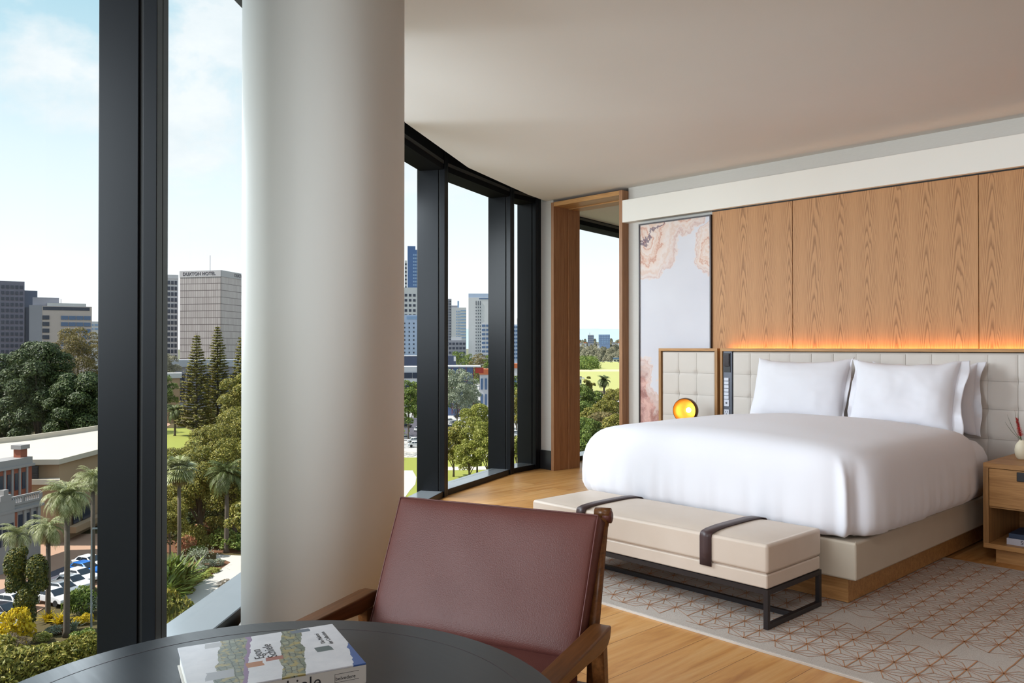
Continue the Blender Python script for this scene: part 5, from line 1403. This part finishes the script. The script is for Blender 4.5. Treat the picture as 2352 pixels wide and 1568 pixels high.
for k, (u, v) in enumerate(((1186, 1000), (1198, 1003), (1206, 996), (1190, 1010), (1203, 1012))): car(('white car ', 'silver car ', 'dark car ')[k % 3] + 'in the parking rows of the narrow pane', u, v, 15, (P_WHITE, P_SILVER, P_BLACK)[k % 3], 'parked cars in the narrow pane')
car('white utility car in the narrow pane, largest of its lot', 1194, 1026, 5, P_WHITE); car('silver car beside the lawn in the narrow pane', 1201, 1046, 0, P_SILVER)
for k in range(9): car(('white car ', 'silver car ', 'dark car ')[k % 3] + 'parked along the playing field', 1374 + k * 6, 830 + (k % 3), 10, (P_WHITE, P_SILVER, P_BLACK)[k % 3], 'cars along the playing field')
for k in range(7): car(('white car ', 'silver car ', 'dark car ')[k % 3] + 'in the lot between the crowns of the portal view', 1334 + k * 13, 912 + (k * 5) % 14, 15, (P_WHITE, P_SILVER, P_BLACK)[k % 3], 'cars between the portal view crowns')
for k in range(4): car(('white car ', 'silver car ', 'dark car ')[k % 3] + 'beside the field pavilion', 1322 + k * 6, 868 + (k % 2) * 3, 82, (P_WHITE, P_SILVER, P_BLACK)[k % 3], 'cars beside the pavilion')

# ---- lamp posts
M_POST = plain('lamp_post_grey', '8e98a2', .4, .5)
def post(label, u, vb, vt, arm=1.2, group=None):
    d = dist(vb); h = hz(vt, d) - GZ; r = thing('street_lamp', label, 'street lamp', E(u, d), YAW, group)
    B().tube([(0, 0, 0), (0, 0, h)], [.09, .05], 8).build('pole', M_POST, r, world=False); B().tube([(0, 0, h - .1), (arm * .5, 0, h + .15), (arm, 0, h + .1)], .035, 6).build('arm', M_POST, r, world=False); B().box(arm - .1, arm + .35, -.1, .1, h + .05, h + .15).build('lantern', M_POST, r, world=False)
post('slim lamp post beside the mullion near the tallest palm', 212, 1452, 1215, .2)
post('lamp post in the street shade beside the column', 942, 974, 918); post('lamp post at the junction before the grey-green tree', 1045, 929, 893, .8); post('lamp post before the blue glass building', 1067, 908, 884); post('lamp post beside the orange-roofed house', 1110, 906, 862, .8)
# ================================================================ CAMERA, SKY AND LIGHT
cam = bpy.data.cameras.new('camera'); co = bpy.data.objects.new('camera', cam); COL.objects.link(co)
cam.sensor_width = 36.0; cam.lens = 36.0 * F_PX / 2352.0; cam.clip_start = .05; cam.clip_end = 30000
pit = math.atan(13 / F_PX)
co.location = (0, 0, CAM_H); co.rotation_euler = (math.pi / 2 + pit, 0, YAW)
SC.camera = co
SC.view_settings.view_transform = 'Standard'; SC.view_settings.look = 'None'; SC.view_settings.exposure = 0.0; SC.view_settings.gamma = 1.0
SC.view_settings.use_curve_mapping = False
cy = SC.cycles
cy.max_bounces = 10; cy.diffuse_bounces = 5; cy.glossy_bounces = 4; cy.transmission_bounces = 4; cy.transparent_max_bounces = 12; cy.volume_bounces = 0
cy.caustics_reflective = False; cy.caustics_refractive = False; cy.sample_clamp_indirect = 6.0
cy.use_denoising = True

wd = bpy.data.worlds.new('sky'); SC.world = wd; wd.use_nodes = True
nt = wd.node_tree; nt.nodes.clear()
class WN(NT):
    def __init__(s): s.t = nt; s.m = None; s.out = nt.nodes.new('ShaderNodeOutputWorld')
t = WN()
d = t.n('TexCoord').outputs['Generated']; sp = t.n('SeparateXYZ', {0: d}); z = sp.outputs[2]
sky = t.ramp(t.math('MULTIPLY', z, 1.0), [(.0, (1.25, 1.28, 1.3)), (.10, (1.05, 1.12, 1.16)), (.21, (.84, 1.0, 1.07)), (.36, (.50, .77, .90)), (.7, (.36, .58, .78))])
cv_ = t.n('CombineXYZ', {0: sp.outputs[0], 1: sp.outputs[1], 2: t.math('MULTIPLY', z, 1.9)}).outputs[0]
cl = t.noise(t.n('Mapping', {0: cv_, 1: (3.1, .4, .25)}).outputs[0], 2.6, 7, .56, .25)
msk = t.math('MULTIPLY', t.ramp(cl, [(.48, 0.), (.56, 1.)]), t.ramp(z, [(.09, 0.), (.18, 1.)]))
soft = t.ramp(t.noise(cv_, 9, 5, .6), [(.3, (.86, .94, .98)), (.7, (1.05, 1.07, 1.08))])
colr = t.mix(t.math('MULTIPLY', msk, .88), sky, soft)
bg = t.n('Background', {0: colr, 1: 1.0})
t.t.links.new(bg.outputs[0], t.out.inputs[0])


def lamp(name, typ, loc, power, color, aim=None, **kw):
    L = bpy.data.lights.new(name, typ); L.energy = power; L.color = color
    for k, v in kw.items(): setattr(L, k, v)
    o = bpy.data.objects.new(name, L); COL.objects.link(o); o.location = loc
    if aim is not None: o.rotation_euler = (Vector(aim) - Vector(loc)).to_track_quat('-Z', 'Y').to_euler()
    return o


az, el = R(-97), R(50)
sd = FW * math.cos(az) + RT * math.sin(az)
sun_dir = sd * math.cos(el) + Vector((0, 0, math.sin(el)))
lamp('sun', 'SUN', (0, 0, 50), 8.2, (1, .955, .88), -sun_dir * 1.0 + Vector((0, 0, 50)), angle=R(.53))
# warm strip tucked behind the headboard
lamp('headboard_strip_light', 'AREA', (-1.58, 5.968, 1.205), 10, (1, .40, .06), (-1.58, 6.968, 1.80), shape='RECTANGLE', size=4.3, size_y=.01)
# unseen fill lamps, added outside the glass and in the suite, brighten the room
def window_fill(k, power, z0, z1, color=(.93, .97, 1), dip=.75, out=1.3):
    a, b = FAC[k], FAC[k + 1]; s = (b - a).normalized(); n = Vector((-s.y, s.x)); c = (a + b) / 2 + n * out
    p = Vector((c.x, c.y, (z0 + z1) / 2))
    return lamp('window_fill_lamp', 'AREA', p, power, color, p - Vector((n.x, n.y, dip)), spread=R(130), shape='RECTANGLE', size=(b - a).length - .12, size_y=z1 - z0)


window_fill(3, 66, 1.15, 2.75, (.84, .93, 1), .2)  # added lamp outside the bay that the column hides
lamp('window_fill_lamp', 'AREA', (-2.55, -1.65, 2.0), 88, (.84, .93, 1), (-2.55, 2.2, 1.0), shape='RECTANGLE', size=1.5, size_y=1.7, spread=R(140))  # added lamp beyond the near bay, lighting the column and chair from the left
lamp('window_fill_lamp', 'AREA', (-6.0, 3.55, 2.05), 48, (.86, .94, 1), (-4.5, 5.3, .3), shape='RECTANGLE', size=1.1, size_y=1.3, spread=R(140))  # added lamp hidden by the column, lifting the far floor and corner
lamp('suite_fill_lamp', 'AREA', (2.6, -2.2, 1.8), 50, (.92, .96, 1), (-2.6, 4.8, 1.6), shape='RECTANGLE', size=2.4, size_y=1.8)  # added soft fill from behind the viewpoint
lamp('fill_spot', 'SPOT', (-.55, 1.35, 2.70), 110, (1, .97, .95), (-1.75, 3.75, .1), spot_size=R(84), spot_blend=1.0, shadow_soft_size=.35)  # added spot out of view, lifting the bench, rug and floor
